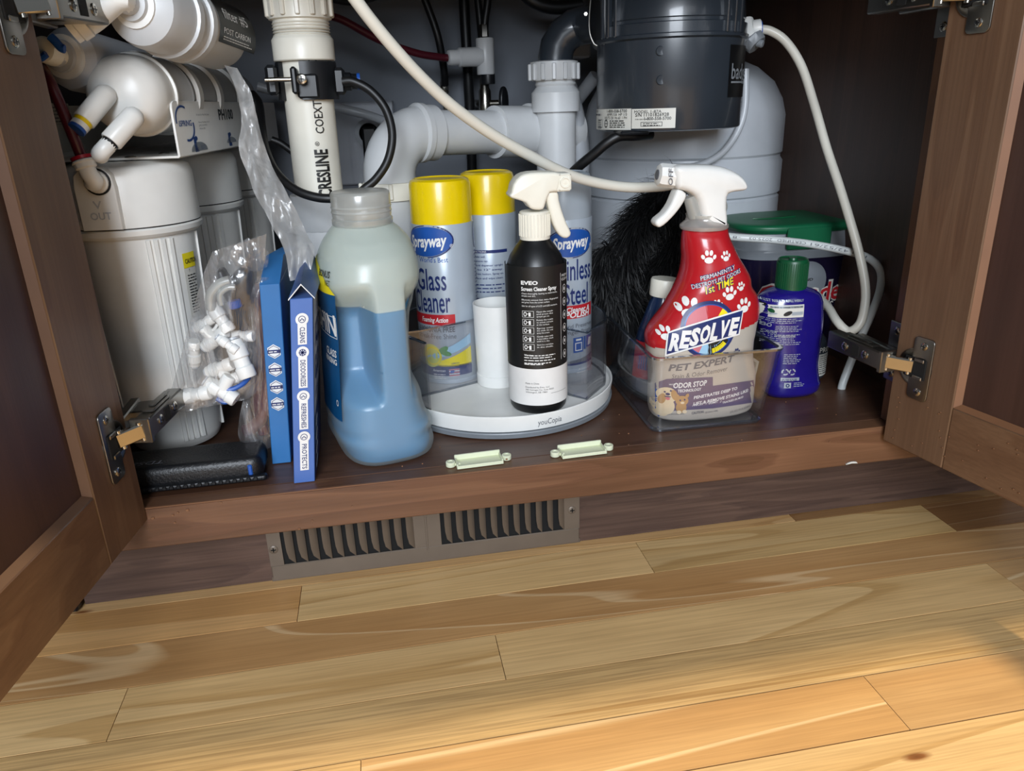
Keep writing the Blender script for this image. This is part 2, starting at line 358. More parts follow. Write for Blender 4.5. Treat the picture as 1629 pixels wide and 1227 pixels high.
class Body:
    "closed shape from rings (z,cx,cy,rx,ry,n)"
    def __init__(s,rings): s.r=sorted(rings)
    def at(s,z):
        r=s.r; z=max(r[0][0],min(r[-1][0],z))
        for i in range(len(r)-1):
            if z<=r[i+1][0]+1e-9: break
        t=(z-r[i][0])/max(1e-9,r[i+1][0]-r[i][0])
        a,b,c,d=r[max(i-1,0)],r[i],r[i+1],r[min(i+2,len(r)-1)]
        o=[]
        for j in range(1,6):
            lo,hi=min(b[j],c[j]),max(b[j],c[j]); e=(hi-lo)*.12
            v=.5*((2*b[j])+(c[j]-a[j])*t+(2*a[j]-5*b[j]+4*c[j]-d[j])*t*t+(3*b[j]-3*c[j]+d[j]-a[j])*t**3)
            o.append(max(lo-e,min(hi+e,v)))
        return o
    def mesh(s,mb,nz=40,seg=48,z0=None,z1=None,inset=0,disp=None,mi=0,mif=None,caps=True):
        z0=s.r[0][0] if z0 is None else z0; z1=s.r[-1][0] if z1 is None else z1
        vs=[];fs=[];ms=[]
        zs=[z0+(z1-z0)*i/nz for i in range(nz+1)]
        for z in zs:
            cx,cy,rx,ry,n=s.at(z)
            for k in range(seg):
                a=2*pi*k/seg; c,q=cos(a),sin(a)
                x=cx+(rx-inset)*math.copysign(abs(c)**(2/n),c); y=cy+(ry-inset)*math.copysign(abs(q)**(2/n),q)
                p=Vector((x,y,z)); 
                if disp: p=disp(p)
                vs.append(p)
        for i in range(nz):
            for k in range(seg): k2=(k+1)%seg; fs.append((i*seg+k,i*seg+k2,(i+1)*seg+k2,(i+1)*seg+k))
        if caps: fs.append(tuple(range(seg))[::-1]); fs.append(tuple(nz*seg+k for k in range(seg)))
        mb.add(vs,fs,mi)
        if mif:
            n0=len(mb.m)-len(fs)
            for j,f in enumerate(fs):
                c=sum((vs[i] for i in f),Vector())/len(f); mb.m[n0+j]=mif(c)
        return mb
    def front(s,off=.0004):
        def fn(x,z):
            cx,cy,rx,ry,n=s.at(z); q=min(1,abs((x-cx)/rx)); return Vector((x,cy-ry*(1-q**n)**(1/n)-off,z))
        return fn
def wrap(cx,cy,r,off=.0004,a=0):
    def fn(u,z):
        t=u/r+a; rr=r+off; return Vector((cx+rr*sin(t),cy-rr*cos(t),z))
    return fn
def plane(o,ux,vx,off=0,n=None):
    o=Vector(o);ux=Vector(ux).normalized();vx=Vector(vx).normalized(); nn=ux.cross(vx) if n is None else Vector(n)
    return lambda u,v: o+ux*u+vx*v+nn*off
# ---------------------------------------------------------------- things
def tag(o,label,cat,group=None):
    o['label']=label; o['category']=cat
    if group: o['group']=group
    return o
def thing(name,label,cat,loc=(0,0,0),rz=0,group=None):
    o=bpy.data.objects.new(name,None); COL.objects.link(o); o.location=loc; o.rotation_euler=(0,0,rz); o.empty_display_size=.02
    WM[o.name]=Matrix.Translation(Vector(loc))@Matrix.Rotation(rz,4,'Z'); return tag(o,label,cat,group)
def struct(o): o['kind']='structure'; return o
def stuff(o): o['kind']='stuff'; return o
def screw(mb,p,n,r,mi=0,mj=1):
    "countersunk cross head"
    p=Vector(p); n=Vector(n).normalized()
    mb.lathe([(r,0),(r,.0004),(r*.85,.0009),(r*.35,.0011)],p,n,16,mi)
    q=n.to_track_quat('Z','Y'); T=Matrix.Translation(p+n*.0011)@q.to_matrix().to_4x4()
    mb.box(-r*.55,r*.55,-r*.13,r*.13,-.0001,.0002,0,mj,T); mb.box(-r*.13,r*.13,-r*.55,r*.55,-.0001,.0002,0,mj,T)
# ================================================================ setting
SH=.1338            # top of the cabinet's bottom shelf
XL,XR=-.292,.540    # inner faces of the cabinet sides
w_=.0572
# floor of strip planks
fl=struct(MB().box(-1.5,1.9,-1.6,.60,-.03,-.0125).build('floor','dark'))
TON={'a':(1,1,1,1),'o':(1.0,.86,.74,1),'d':(.42,.34,.30,1),'m':(.88,.82,.78,1),'l':(1.06,1.05,1.02,1),'g':(.92,.92,.88,1)}
rows={0:[(-1.5,.422,'plank_light','m'),(.422,1.9,'plank_light','d')],
 1:[(-1.5,-.62,'plank_light','m'),(-.62,-.106,'plank_light','o'),(-.106,.238,'plank_light','l'),(.238,.574,'plank_light','g'),(.574,1.1,'plank_fig','d'),(1.1,1.9,'plank_light','m')],
 2:[(-1.5,-.7,'plank_light','a'),(-.7,.82,'plank_fig','m'),(.82,1.9,'plank_light','a')],
 3:[(-1.5,-.9,'plank_fig','m'),(-.9,-.236,'plank_light','l'),(-.236,.069,'plank_light','l'),(.069,.559,'plank_light','l'),(.559,1.9,'plank_fig','a')],
 4:[(-1.5,-.82,'plank_light','a'),(-.82,.95,'plank_fine','a'),(.95,1.9,'plank_light','a')],
 5:[(-1.5,-.047,'plank_fine','l'),(-.047,.35,'plank_fig','l'),(.35,.9,'plank_fig','a'),(.9,1.9,'plank_light','m')],
 6:[(-1.5,-.5,'plank_light','o'),(-.5,.8,'plank_light','l'),(.8,1.9,'plank_fig','m')]}
rr=random.Random(3)
for k in range(-1,29):
    y1=.0608-(k-1)*w_; y0=y1-w_
    if k in rows: segs=rows[k]
    else:
        segs=[];x=-1.5
        while x<1.9:
            x2=min(1.9,x+rr.uniform(.35,1.0)); segs.append((x,x2,rr.choice(['plank_light','plank_light','plank_fig','plank_fine']),rr.choice('aomlgal'))); x=x2
    for x0,x1,mt,tn in segs:
        mb=MB(); cx=(x0+x1)/2; cy=(y0+y1)/2
        mb.box(-(x1-x0)/2+.0003,(x1-x0)/2-.0003,-w_/2+.0006,w_/2-.0006,-.012,0)
        o=mb.build('plank',mt,color=TON[tn]); o.parent=fl; o.location=(cx,cy,0)
# room wall behind the cabinet
struct(MB().box(-1.5,1.9,.600,.66,0,2.6).build('wall_back','wall'))
# ---------------------------------------------------------------- cabinet
cab=thing('sink_cabinet','dark-stained wooden under-sink cabinet with both doors open','cabinet',(0,0,0))
def P(name,mb,mats,parent=cab,**k): return mb.build(name,mats,parent,**k)
P('toe_kick',MB().box(-.31,.70,.075,.090,.0005,.110),'toe')
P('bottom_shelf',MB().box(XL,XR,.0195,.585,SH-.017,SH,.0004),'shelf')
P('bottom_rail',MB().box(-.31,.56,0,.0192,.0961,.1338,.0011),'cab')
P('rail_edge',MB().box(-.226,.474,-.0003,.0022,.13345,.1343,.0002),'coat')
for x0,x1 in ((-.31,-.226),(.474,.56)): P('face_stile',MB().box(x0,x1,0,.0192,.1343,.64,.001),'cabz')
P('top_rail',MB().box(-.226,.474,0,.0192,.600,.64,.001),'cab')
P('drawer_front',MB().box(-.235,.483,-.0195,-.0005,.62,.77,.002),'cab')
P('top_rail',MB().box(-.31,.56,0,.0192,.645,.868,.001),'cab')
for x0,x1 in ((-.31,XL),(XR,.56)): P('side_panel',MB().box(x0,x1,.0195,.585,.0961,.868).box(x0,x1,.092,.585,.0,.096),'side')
P('back_panel',MB().box(XL+.001,XR-.001,.586,.596,SH-.01,.868),'wall')
ct=P('worktop',MB().box(-1.2,1.6,-.035,.60,.870,.905,.003),'wall')
DOOR={}
for sd,P0,d in (('L',(-.211,0.,0),(-.141,-.990,0)),('R',(.461,-.006,0),(.182,-.983,0))):
    d=Vector(d).normalized(); out=Vector((-d.y,d.x,0)); out=out if (out.x>0)==(sd=='R') else -out
    T=Matrix((d,out,Vector((0,0,1)))).transposed().to_4x4(); T.translation=Vector(P0); DOOR[sd]=T
    W_,Z0,Z1,ST,RL=.347,.123,.612,.0665,.058
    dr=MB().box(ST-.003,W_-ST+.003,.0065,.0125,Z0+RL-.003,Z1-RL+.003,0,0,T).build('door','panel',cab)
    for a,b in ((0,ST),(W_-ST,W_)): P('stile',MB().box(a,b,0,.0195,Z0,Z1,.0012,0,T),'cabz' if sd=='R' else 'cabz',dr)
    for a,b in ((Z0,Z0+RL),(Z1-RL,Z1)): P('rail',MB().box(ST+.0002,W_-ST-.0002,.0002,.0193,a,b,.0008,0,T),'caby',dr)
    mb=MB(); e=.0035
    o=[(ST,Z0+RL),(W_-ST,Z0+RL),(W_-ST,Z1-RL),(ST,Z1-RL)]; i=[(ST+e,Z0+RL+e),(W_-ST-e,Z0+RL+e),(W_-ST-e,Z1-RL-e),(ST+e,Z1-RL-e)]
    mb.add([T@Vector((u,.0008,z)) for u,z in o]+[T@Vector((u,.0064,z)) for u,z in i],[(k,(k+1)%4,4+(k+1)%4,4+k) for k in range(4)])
    P('bead',mb,'coat' if sd=='R' else 'bead_shaded',dr)  # left door's bead gets a darker copy: its shade is put into the colour
def hinge(sd,zc):
    T=DOOR[sd]; sg=1 if sd=='R' else -1
    hb=MB()
    def tb(mb,a,b,c,d_,e,f,bv=.0006,mi=0): mb.box(a,b,c,d_,e,f,bv,mi,T)
    # cup plate with rounded ends
    pl=MB(); rr_=.004; u0,u1,z0,z1=.0195,.0405,zc-.029,zc+.029
    poly=[]
    for cx,cz,a0 in ((u1-rr_,z1-rr_,0),(u0+rr_,z1-rr_,90),(u0+rr_,z0+rr_,180),(u1-rr_,z0+rr_,270)):
        for k in range(4): a=math.radians(a0+k*30); poly.append((cx+rr_*cos(a),cz+rr_*sin(a)))
    pl.pillow(poly,-.0009,.0016,.0004,0,1,T)
    h=pl.build('hinge','nickel',cab)
    c=MB(); o=T@Vector((.0235,0,zc)); ax=(T.to_3x3()@Vector((0,-1,0)))
    c.lathe([(.0175,0),(.0175,.0011),(.0155,.0014),(.0135,.0006)],o,ax,28); P('cup_rim',c,'nickel',h)
    c=MB(); c.box(.013,.036,-.0026,-.0012,zc-.0095,zc+.0095,.001,0,T); P('cup_pocket',c,'dark',h)
    c=MB(); c.box(.024,.034,-.0040,-.0026,zc-.010,zc-.0065,.0006,0,T); c.box(.024,.034,-.0040,-.0026,zc+.0065,zc+.010,.0006,0,T); P('cup_lug',c,'nickel',h)
    for zz in (zc-.0215,zc+.0215):
        s_=MB(); screw(s_,T@Vector((.0305,-.0017,zz)),ax,.0036); P('screw',s_,['chrome','black'],h)
    # link, from the cup to the body
    if sd=='R': A=Vector((.4475,-.014,zc+.002)); B=Vector((.4405,.062,zc+.003))
    else: A=Vector((-.197,-.012,zc+.003)); B=Vector((-.186,.058,zc+.004))
    c0=T@Vector((.020,-.004,zc+.001)); 
    dirv=(A-c0); n=dirv.length; q=dirv.normalized(); up=Vector((0,0,1)); sd_=q.cross(up).normalized(); up=sd_.cross(q)
    TT=Matrix((q,sd_,up)).transposed().to_4x4(); TT.translation=c0
    c=MB(); c.box(-.004,n+.002,-.003,.003,-.0062,.0062,.0012,0,TT); P('link',c,'chrome',h)
    for uu in (0.0,n): 
        c=MB(); c.lathe([(.0016,-.008),(.0022,-.0078),(.0022,.0078),(.0016,.008)],TT@Vector((uu,-sg*.0005,0)),up,10); P('pin',c,'chrome',h)
    dirv=(B-A); n=dirv.length; q=dirv.normalized(); up=Vector((0,0,1)); sd_=q.cross(up).normalized(); up=sd_.cross(q)
    TT=Matrix((q,sd_,up)).transposed().to_4x4(); TT.translation=A
    c=MB(); c.box(0,n,-.0065,.0065,-.0085,.0085,.0012,0,TT)
    c.box(-.001,.0035,-.0078,.0078,-.0102,.0102,.0006,0,TT); P('hinge_arm',c,'nickel',h)
    s0=-.0066 if sd=='R' else .0066
    s0=(-1 if (TT.to_3x3()@Vector((0,1,0))).x>0 else 1)*(.0066 if sd=='R' else -.0066)
    for uu in (.022,.050):
        c=MB(); screw(c,TT@Vector((uu,s0,0)),TT.to_3x3()@Vector((0,s0,0)),.0042); P('adjusting_screw',c,['chrome','black'],h)
    c=MB(); c.box(.030,.040,s0*1.02-.0004,s0*1.02+.0004,-.0055,.0055,.0002,0,TT); P('slot',c,'dark',h)
    c=MB(); c.box(.016,.050,-.005,.005,.0086,.0105,.001,0,TT); c.box(.024,.056,-.0025,.0025,.0105,.012,.0006,0,TT); P('clip_lever',c,'nickel',h)
    # mounting plate on the stile's inner edge
    X=.474 if sd=='R' else -.226
    c=MB(); c.box(X-sg*.0018,X-sg*.0001,.0005,.0215,zc-.028,zc+.030,.0006); c.box(X-sg*.010,X-sg*.0018,.004,.060,zc-.006,zc+.006,.001)
    c.box(B.x,X-sg*.0018,.030,.056,zc-.004,zc+.004,.001); P('mounting_plate',c,'nickel',h)
    for zz in (zc-.020,zc+.022):
        c=MB(); screw(c,(X-sg*.0018,.011,zz),(-sg,0,0),.0040); P('screw',c,['chrome','black'],h)
for sd in 'LR':
    for zc in (.205,.507): hinge(sd,zc)
# ---------------------------------------------------------------- toe-kick register
reg=thing('floor_register','tan metal vent register screwed to the toe kick','vent',(.02,.0745,0))
VX0,VX1,VZ0,VZ1=-.1545,.178,.0012,.0950
VX0=atz(432,928,.006).x; VX1=atz(926,865,.006).x
mb=MB(); F=lambda u,v:Vector((u,.0722,v))
gm=(VX0+VX1)/2; n=11; pit=.01175; gl=gm-.0145-pit*n
cells=[gl+pit*i for i in range(n)]+[gm+.012+pit*i for i in range(n)]
zb,zt=.0185,.094
xs=[VX0]; 
mb.box(VX0,VX1,.0722,.0742,VZ0,zb,.0008); mb.box(VX0,VX1,.0722,.0742,zt,VZ1+.003,.0006)
mb.box(VX0,gl-.0005,.0722,.0742,zb,zt); mb.box(gl+pit*n-.0005,gm+.012,.0722,.0742,zb,zt); mb.box(gm+.012+pit*n-.0005,VX1,.0722,.0742,zb,zt)
mb.box(gm-.0035,gm-.0015,.0716,.0723,zb-.004,zt,.0003)
mb.box(VX0-.0012,VX1+.0012,.0728,.0744,VZ0-.001,VZ0+.004,.0006)
P('face_plate',mb,'brushed',reg)
P('duct_opening',MB().box(gl-.002,gm+.014+pit*n,.0743,.0747,zb-.002,zt+.001),'dark',reg)
for c in cells:
    # each louvre: a curved blade leaning out of the plate
    mb=MB(); vs=[];fs=[]; H=9
    for j in range(H+1):
        t=j/H; z=zb+(zt-zb)*t; k=min(1,math.sqrt(max(0,1-(1-min(1,t*3.2))**2)))
        bl=pit*.60*k+.0001
        vs+= [Vector((c+pit-.0006,.0722,z)),Vector((c+pit-.0006-bl*.45,.0722-.0035*k,z)),Vector((c+pit-.0006-bl,.0722-.0048*k,z)),Vector((c+pit-.0006-bl,.0730-.0048*k,z))]
    for j in range(H):
        for a in range(3): fs.append((j*4+a,j*4+a+1,j*4+a+5,j*4+a+4))
    mb.add(vs,fs); P('louvre',mb,'brushed',reg,sharp=60)
for px,py in ((435,875),(910,812)):
    p=at(px,py,.072); mb=MB(); screw(mb,(p.x,.0722,p.z),(0,-1,0),.0044); P('screw',mb,['brushed','dark'],reg)
# ---------------------------------------------------------------- neighbouring appliance, crumbs
dw=thing('dishwasher','black kick plate of the appliance left of the cabinet, low behind the open door','appliance',(-.60,.07,0))
P('kick_plate',MB().box(-.90,-.312,.062,.075,.001,.098,.002),'black',dw)
P('front_panel',MB().box(-.90,-.314,-.018,.058,.105,.86,.004),'nickel',dw)
P('tub',MB().box(-.90,-.314,.08,.58,.02,.86,.003),'black',dw)
mb=MB(); p=at(1355,737,-.0015); mb.pillow([(p.x-.006,p.z-.001),(p.x-.002,p.z+.0012),(p.x+.004,p.z+.0012),(p.x+.006,p.z-.001),(p.x,p.z-.0006)],-.0012,.0022,.0006,0,3)
tag(mb.build('crumb','label'),'pale flake stuck to the front rail below the right end','crumb')
mb=MB()
for px,py,s in ((243,825,2),(283,816,1.3),(275,820,1.5),(298,812,2),(278,832,1.5),(352,800,1),(640,742,1),(672,738,1),(806,731,1.4),(476,842,1.6),(497,829,1),(560,806,1),(1320,703,1),(1000,690,1),(1180,700,1)):
    p=at(px,py,-.0006); mb.box(p.x-.0006*s,p.x+.0006*s,-.0009,.0002,p.z-.0005*s,p.z+.0005*s,.0002)
for px,py in ((960,668),(925,693),(985,660),(1010,650),(950,700),(890,710),(1250,640),(1300,650),(1330,660),(1240,668),(1150,702),(1270,700),(985,690),(700,712),(1000,708)):
    p=atz(px,py,SH); mb.box(p.x-.0007,p.x+.0006,p.y-.0006,p.y+.0006,SH,SH+.0006,.0002)
T=DOOR['R']; q=random.Random(5)
for k in range(34):
    u=q.uniform(.01,.17); z=.128+q.random()*.05*(1-u); mb.box(u-.0006,u+.0006,-.0007,.0001,z-.0005,z+.0005,.0002,0,T)
stuff(tag(mb.build('crumbs','coat'),'tiny pale crumbs scattered on the shelf, rail and right door','crumbs'))
# ================================================================ plumbing
dp=thing('drain_pipework','white plastic drain pipes joined by a trap and a horizontal run behind the bottles','pipework',(.1,.29,SH))
def pp(name,mb,mat,par=None,**k): return mb.build(name,mat,par or dp,**k)
def nut(mb,p,d,r,h,ribs=14):
    d=Vector(d).normalized(); mb.lathe([(r*.86,0),(r,.0012),(r,h-.003),(r*.93,h),(r*.78,h)],p,d,32)
    q=d.to_track_quat('Z','Y').to_matrix().to_4x4()
    for k in range(ribs):
        a=2*pi*k/ribs; T=Matrix.Translation(Vector(p))@q@Matrix.Rotation(a,4,'Z'); mb.box(r-.001,r+.0028,-.0022,.0022,.003,h-.0005,.0008,0,T)
# left standpipe
a=at(452,-200,.222); b=at(517,385,.222); d=(b-a).normalized(); ln=(b-a).length
def on(py):
    best=min((abs(projy(a+d*(ln*i/400))-py),i) for i in range(401)); return ln*best[1]/400
def projy(p):
    q=p-CAM; return 613.5+FPX*q.dot(AX[1])/q.dot(AX[2])
RP=.0238
pp('pipe',MB().lathe([(RP,on(90)),(RP,ln)],a,d,40),'pvc')
t0,t1=on(62),on(97)
pp('coupling',MB().lathe([(.0230,on(-195)),(.0230,on(-41)),(.0262,on(-40)),(.0262,on(48)),(.0245,on(52)),(.0285,t0),(.0292,t0+.001),(.0292,t1),(.0282,t1+.001),(RP,t1+.001)],a,d,40),'pvc')
mb=MB(); nut(mb,a+d*on(34),-d,.0295,.027); pp('slip_nut',mb,'pvc')
mb=MB()
for k in range(5): mb.lathe([(.0262,0),(.0272,.0009),(.0262,.0018)],a+d*(on(36)+.0026*k),d,32,caps=False)
pp('thread',mb,'pvc')
mb=MB(); fn0=None
# print on the pipe, running upward
side=Vector((0,0,1)).cross(d).normalized(); 
def pipefn(u,v,o=a,dd=d):
    # u along pipe upward, v around
    X=dd.cross(Vector((0,1,0))).normalized(); X=X if X.x>0 else -X
    Y=dd.cross(X); Y=Y if Y.y<0 else -Y
    t=v/RP; return o+dd*(ln-u)+ (X*sin(t)+Y*cos(t))*(RP+.0010)
P0=ln-on(309)
mb.text(lambda x,y:pipefn(x,-y+.0135),'CRESLINE',P0,0,.0125,0,bold=.03,align='L',width=ln-on(236)-P0)
mb.text(lambda x,y:pipefn(x,-y+.0135),'®',ln-on(231),.007,.004,0,align='L')
mb.text(lambda x,y:pipefn(x,-y+.0135),'COEXTRUDED',ln-on(212),.001,.0082,0,bold=.005,align='L',width=.060)
mb.text(lambda x,y:pipefn(x,-y+.0135),'CELL CORE PVC DWV',ln-on(108),.001,.0082,0,align='L',width=.1)
pp('lettering',mb,'inkblack')
# its trap bend
c=a+d*on(308)
mb=MB(); mb.lathe([(.0300,0),(.0300,.034),(.0285,.036)],c,d,36); mb.tube([c+d*.03,c+d*.055,c+d*.070+Vector((.012,.012,-.012)),c+d*.072+Vector((.045,.035,-.016)),c+d*.05+Vector((.068,.05,0)),c+d*.02+Vector((.073,.055,0))],.0285,20,0,6)
pp('trap_bend',mb,'pvcg')
# riser elbow and horizontal run
e0=at(626,345,.275); e1=at(622,298,.272)
pp('riser',MB().lathe([(.027,-.06),(.027,.02)],e1,(0,0,1),36),'pvcg')
mb=MB(); nut(mb,at(622,318,.272),(0,0,1),.031,.020,8); pp('slip_nut',mb,'pvc')
h0=at(672,232,.290); h1=at(812,210,.352); hd=(h1-h0).normalized()
k0=at(620,280,.270)
mb=MB(); 
pts=[]
for i in range(9):
    t=i/8*pi/2; c0=k0; pts.append(k0+Vector((0,0,1))*(.040*sin(t))+hd*(.040*(1-cos(t))))
mb.tube([k0-Vector((0,0,.006))]+pts,.0285,32,0,1); pp('elbow',mb,'pvcg')
hs=pts[-1]
hd=(h1-hs).normalized()
mb=MB(); mb.lathe([(.0285,-.004),(.0318,-.001),(.0318,.005),(.0300,.006),(.0300,.020),(.0285,.021)],hs,hd,40); mb.box(-.003,.003,-.003,.003,.026,.031,.001,0,Matrix.Translation(k0+Vector((-.012,-.0,.0)))); pp('elbow_hub',mb,'pvcg')
pp('pipe',MB().lathe([(.0245,0),(.0245,(h1-hs).length+.01)],hs,hd,40),'pvcg')
mb=MB(); mb.lathe([(.0300,-.055),(.0300,-.004),(.0330,-.002),(.0330,.004),(.0305,.006),(.0305,.07)],h1+hd*.03,hd,40); pp('tee',mb,'pvcg')
# right standpipe
a2=at(882,118,.345); b2=at(890,420,.345); d2=(b2-a2).normalized(); 
mb=MB(); nut(mb,at(881,97,.345),-Vector((0,0,1)),.0285,.0215); pp('slip_nut',mb,'pvcg')
def zz(py,Y=.32,px=885): return at(px,py,Y).z
X2=at(884,160,.345).x; C2=(X2,.345,0)
pp('coupling',MB().lathe([(.0235,zz(128)),(.0235,zz(120)),(.0245,zz(124.)),(.0235,zz(130)),(.0245,zz(133)),(.0232,zz(137)),(.0290,zz(147)),(.0290,zz(178)),(.0240,zz(179))][::-1],C2,(0,0,1),40),'pvcg')
pp('pipe',MB().lathe([(.0242,.17),(.0242,zz(178))],C2,(0,0,1),40),'pvcg')
mb=MB(); mb.tube([Vector((X2+.006,.37,.47)),Vector((X2+.03,.39,.40)),Vector((X2+.034,.40,.34)),Vector((X2+.02,.40,.25)),Vector((X2,.38,.19))],.022,20,0,6); pp('trap_bend',mb,'tank')
# drain saddle clamp with its tube
sd=thing('drain_saddle','black plastic saddle clamp bolted round the printed pipe','clamp',(-.06,.2,.44))
cc=a+d*on(130); up=-d; X=Vector((1,0,0)); X=(X-d*X.dot(d)).normalized(); Yf=d.cross(X); Yf=Yf if Yf.y<0 else -Yf
TS=Matrix((X,-Yf,up)).transposed().to_4x4(); TS.translation=cc
def arc(mb,r0,r1,z0,z1,a0,a1,n=14):
    vs=[];fs=[]
    for i in range(n+1):
        t=math.radians(a0+(a1-a0)*i/n)
        for r,z in ((r0,z0),(r1,z0),(r1,z1),(r0,z1)): vs.append(TS@Vector((r*sin(t),-r*cos(t),z)))
    for i in range(n):
        for k in range(4): fs.append((i*4+k,i*4+(k+1)%4,i*4+4+(k+1)%4,i*4+4+k))
    fs+=[(0,1,2,3),(n*4+3,n*4+2,n*4+1,n*4)]; mb.add(vs,fs)
mb=MB(); arc(mb,.0242,.0295,-.017,.017,-8,95); mb.box(-.012,-.006,-.040,-.024,-.012,.012,.002,0,TS); mb.box(-.008,.012,-.031,-.024,-.016,.006,.002,0,TS)
mb.box(.024,.037,-.010,.008,-.013,.012,.003,0,TS); pp('front_clamp',mb,'black',sd)
mb=MB(); arc(mb,.0242,.0285,-.017,.017,-95,-58); mb.box(-.037,-.026,-.019,-.006,-.012,.015,.003,0,TS); pp('rear_clamp',mb,'black',sd)
mb=MB(); mb.cyl(TS@Vector((-.036,-.033,.001)),TS@Vector((-.004,-.036,.001)),.0022); pp('bolt',mb,'chrome',sd)
mb=MB(); screw(mb,TS@Vector((-.002,-.0405,.001)),TS.to_3x3()@Vector((-.15,-1,0)),.0048); pp('bolt_head',mb,['chrome','black'],sd)
mb=MB(); q0=TS@Vector((.036,-.004,-.001)); mb.lathe([(.0085,0),(.0085,.006),(.0072,.007),(.0072,.012)],q0,X,20); pp('push_collar',mb,'black',sd)
pp('collar_clip',MB().lathe([(.0078,0),(.0078,.003)],q0+X*.0122,X,18),'blueclip',sd)
def hose(name,label,pts,r,mat,cat='tube',seg=14,**k):
    mb=MB(); P_=mb.tube([at(*p) if len(p)==3 and abs(p[0])>2 else Vector(p) for p in pts],r,seg,0,8)
    return tag(mb.build(name,mat),label,cat),P_
hose('tube','black tube looping from the saddle clamp down behind the jug cap',[(545,130,.205),(562,130,.203),(590,145,.200),(614,175,.197),(624,215,.195),(617,255,.193),(598,285,.192),(575,305,.192),(558,330,.192)],.0042,'rubber')
hose('tube','black tube curving past the pipe print to the left of the jug',[(402,150,.30),(412,165,.27),(416,200,.215),(423,240,.185),(440,275,.165),(470,302,.150),(503,314,.142),(534,316,.140),(560,316,.150)],.0042,'rubber')
hose('tube','short black tube passing behind the printed pipe',[(432,222,.30),(448,229,.30),(470,246,.30),(500,275,.30)],.0038,'rubber')
# supply lines and shutoff at the back wall
hose('supply_line','black supply line at left end of the white tee',[(655,-50,.50),(680,10,.50),(697,60,.50),(706,110,.51),(708,135,.52)],.0050,'rubber','pipe')
hose('supply_line','thick black supply line dropping behind the white tee',[(735,-60,.53),(739,20,.53),(744,110,.53),(748,190,.54),(752,300,.55)],.0072,'rubber','pipe')
hose('supply_line','black supply line running up from the tee nut',[(780,-60,.47),(776,0,.47),(772,30,.47),(770,55,.47)],.0050,'rubber','pipe')
hose('supply_line','black supply line crossing just left of the tee nut line',[(752,-60,.50),(760,0,.50),(766,60,.50),(768,100,.505)],.0050,'rubber','pipe')
hose('tube','maroon tube from upper left into the white tee',[(440,10,.36),(490,20,.38),(540,30,.40),(600,62,.42),(660,84,.44),(700,91,.455),(712,92,.458)],.0046,'maroon')
hose('tube','grey tube crossing the back wall behind the printed pipe',[(410,138,.50),(430,143,.50),(470,155,.50),(540,172,.50),(590,185,.50),(640,205,.51)],.0060,'tank')
hose('tube','black tube dipping at the top beside the black elbow',[(800,-60,.44),(830,-15,.45),(855,5,.45),(885,12,.45),(925,8,.45)],.0085,'rubber')
hose('tube','thin black tubes at the top behind the printed pipe',[(500,-20,.36),(530,-2,.38),(570,2,.40),(610,-10,.42)],.0044,'rubber')
tee=thing('tube_tee','white plastic push-fit tee on the supply valve','fitting',(.16,.47,.45))
t0=at(772,90,.47); tl=at(712,92,.458)
mb=MB(); mb.lathe([(.0112,-.022),(.0118,-.021),(.0118,.021),(.0112,.022)],t0,(0,0,1),24); pp('tee_body',mb,'pvcg',tee)
mb=MB(); mb.lathe([(.0072,0),(.0088,.001),(.0095,.004),(.0095,.014),(.0118,.016),(.0118,.034),(.0122,.046)],tl,t0-tl,24); pp('branch',mb,'pvcg',tee)
mb=MB(); mb.lathe([(.004,0),(.004,.012),(.0062,.013),(.0062,.026),(.005,.028)],at(771,76,.47),(0,0,1),6); pp('nut',mb,'nickel',tee)
mb=MB(); mb.lathe([(.0090,-.014),(.0095,-.012),(.0095,0)],at(776,116,.47),(0,0,1),12); pp('nut',mb,'black',tee)
vl=thing('shutoff_valve','small chrome shutoff valve with oval handle below the white tee','valve',(.17,.5,.4))
v0=at(772,165,.48)
mb=MB(); mb.lathe([(.005,.035),(.0065,.028),(.0065,.02),(.0085,.016),(.0085,-.012),(.007,-.02),(.007,-.04)][::-1],v0,(0,0,1),16); mb.cyl(v0,v0+Vector((.024,-.008,0)),.0045); mb.cyl(v0,v0+Vector((0,.1,0)),.006); pp('body',mb,'chrome',vl)
mb=MB(); mb.pillow([(.010*cos(t*pi/8),.019*sin(t*pi/8)) for t in range(16)],0,.006,.002,0,1,Matrix.Translation(v0+Vector((.024,-.008,.002)))@Matrix.Rotation(.9,4,'Z')); pp('handle',mb,'black',vl)
vl2=thing('supply_connector','thin chrome braided supply connector on the back wall left of the hose','connector',(.12,.52,.42))
v1=at(706,125,.53)
mb=MB(); mb.lathe([(.003,.02),(.0045,.01),(.0045,-.002),(.006,-.006),(.006,-.018),(.003,-.022),(.003,-.05)][::-1],v1,(0,0,1),14); pp('ferrule',mb,'chrome',vl2)
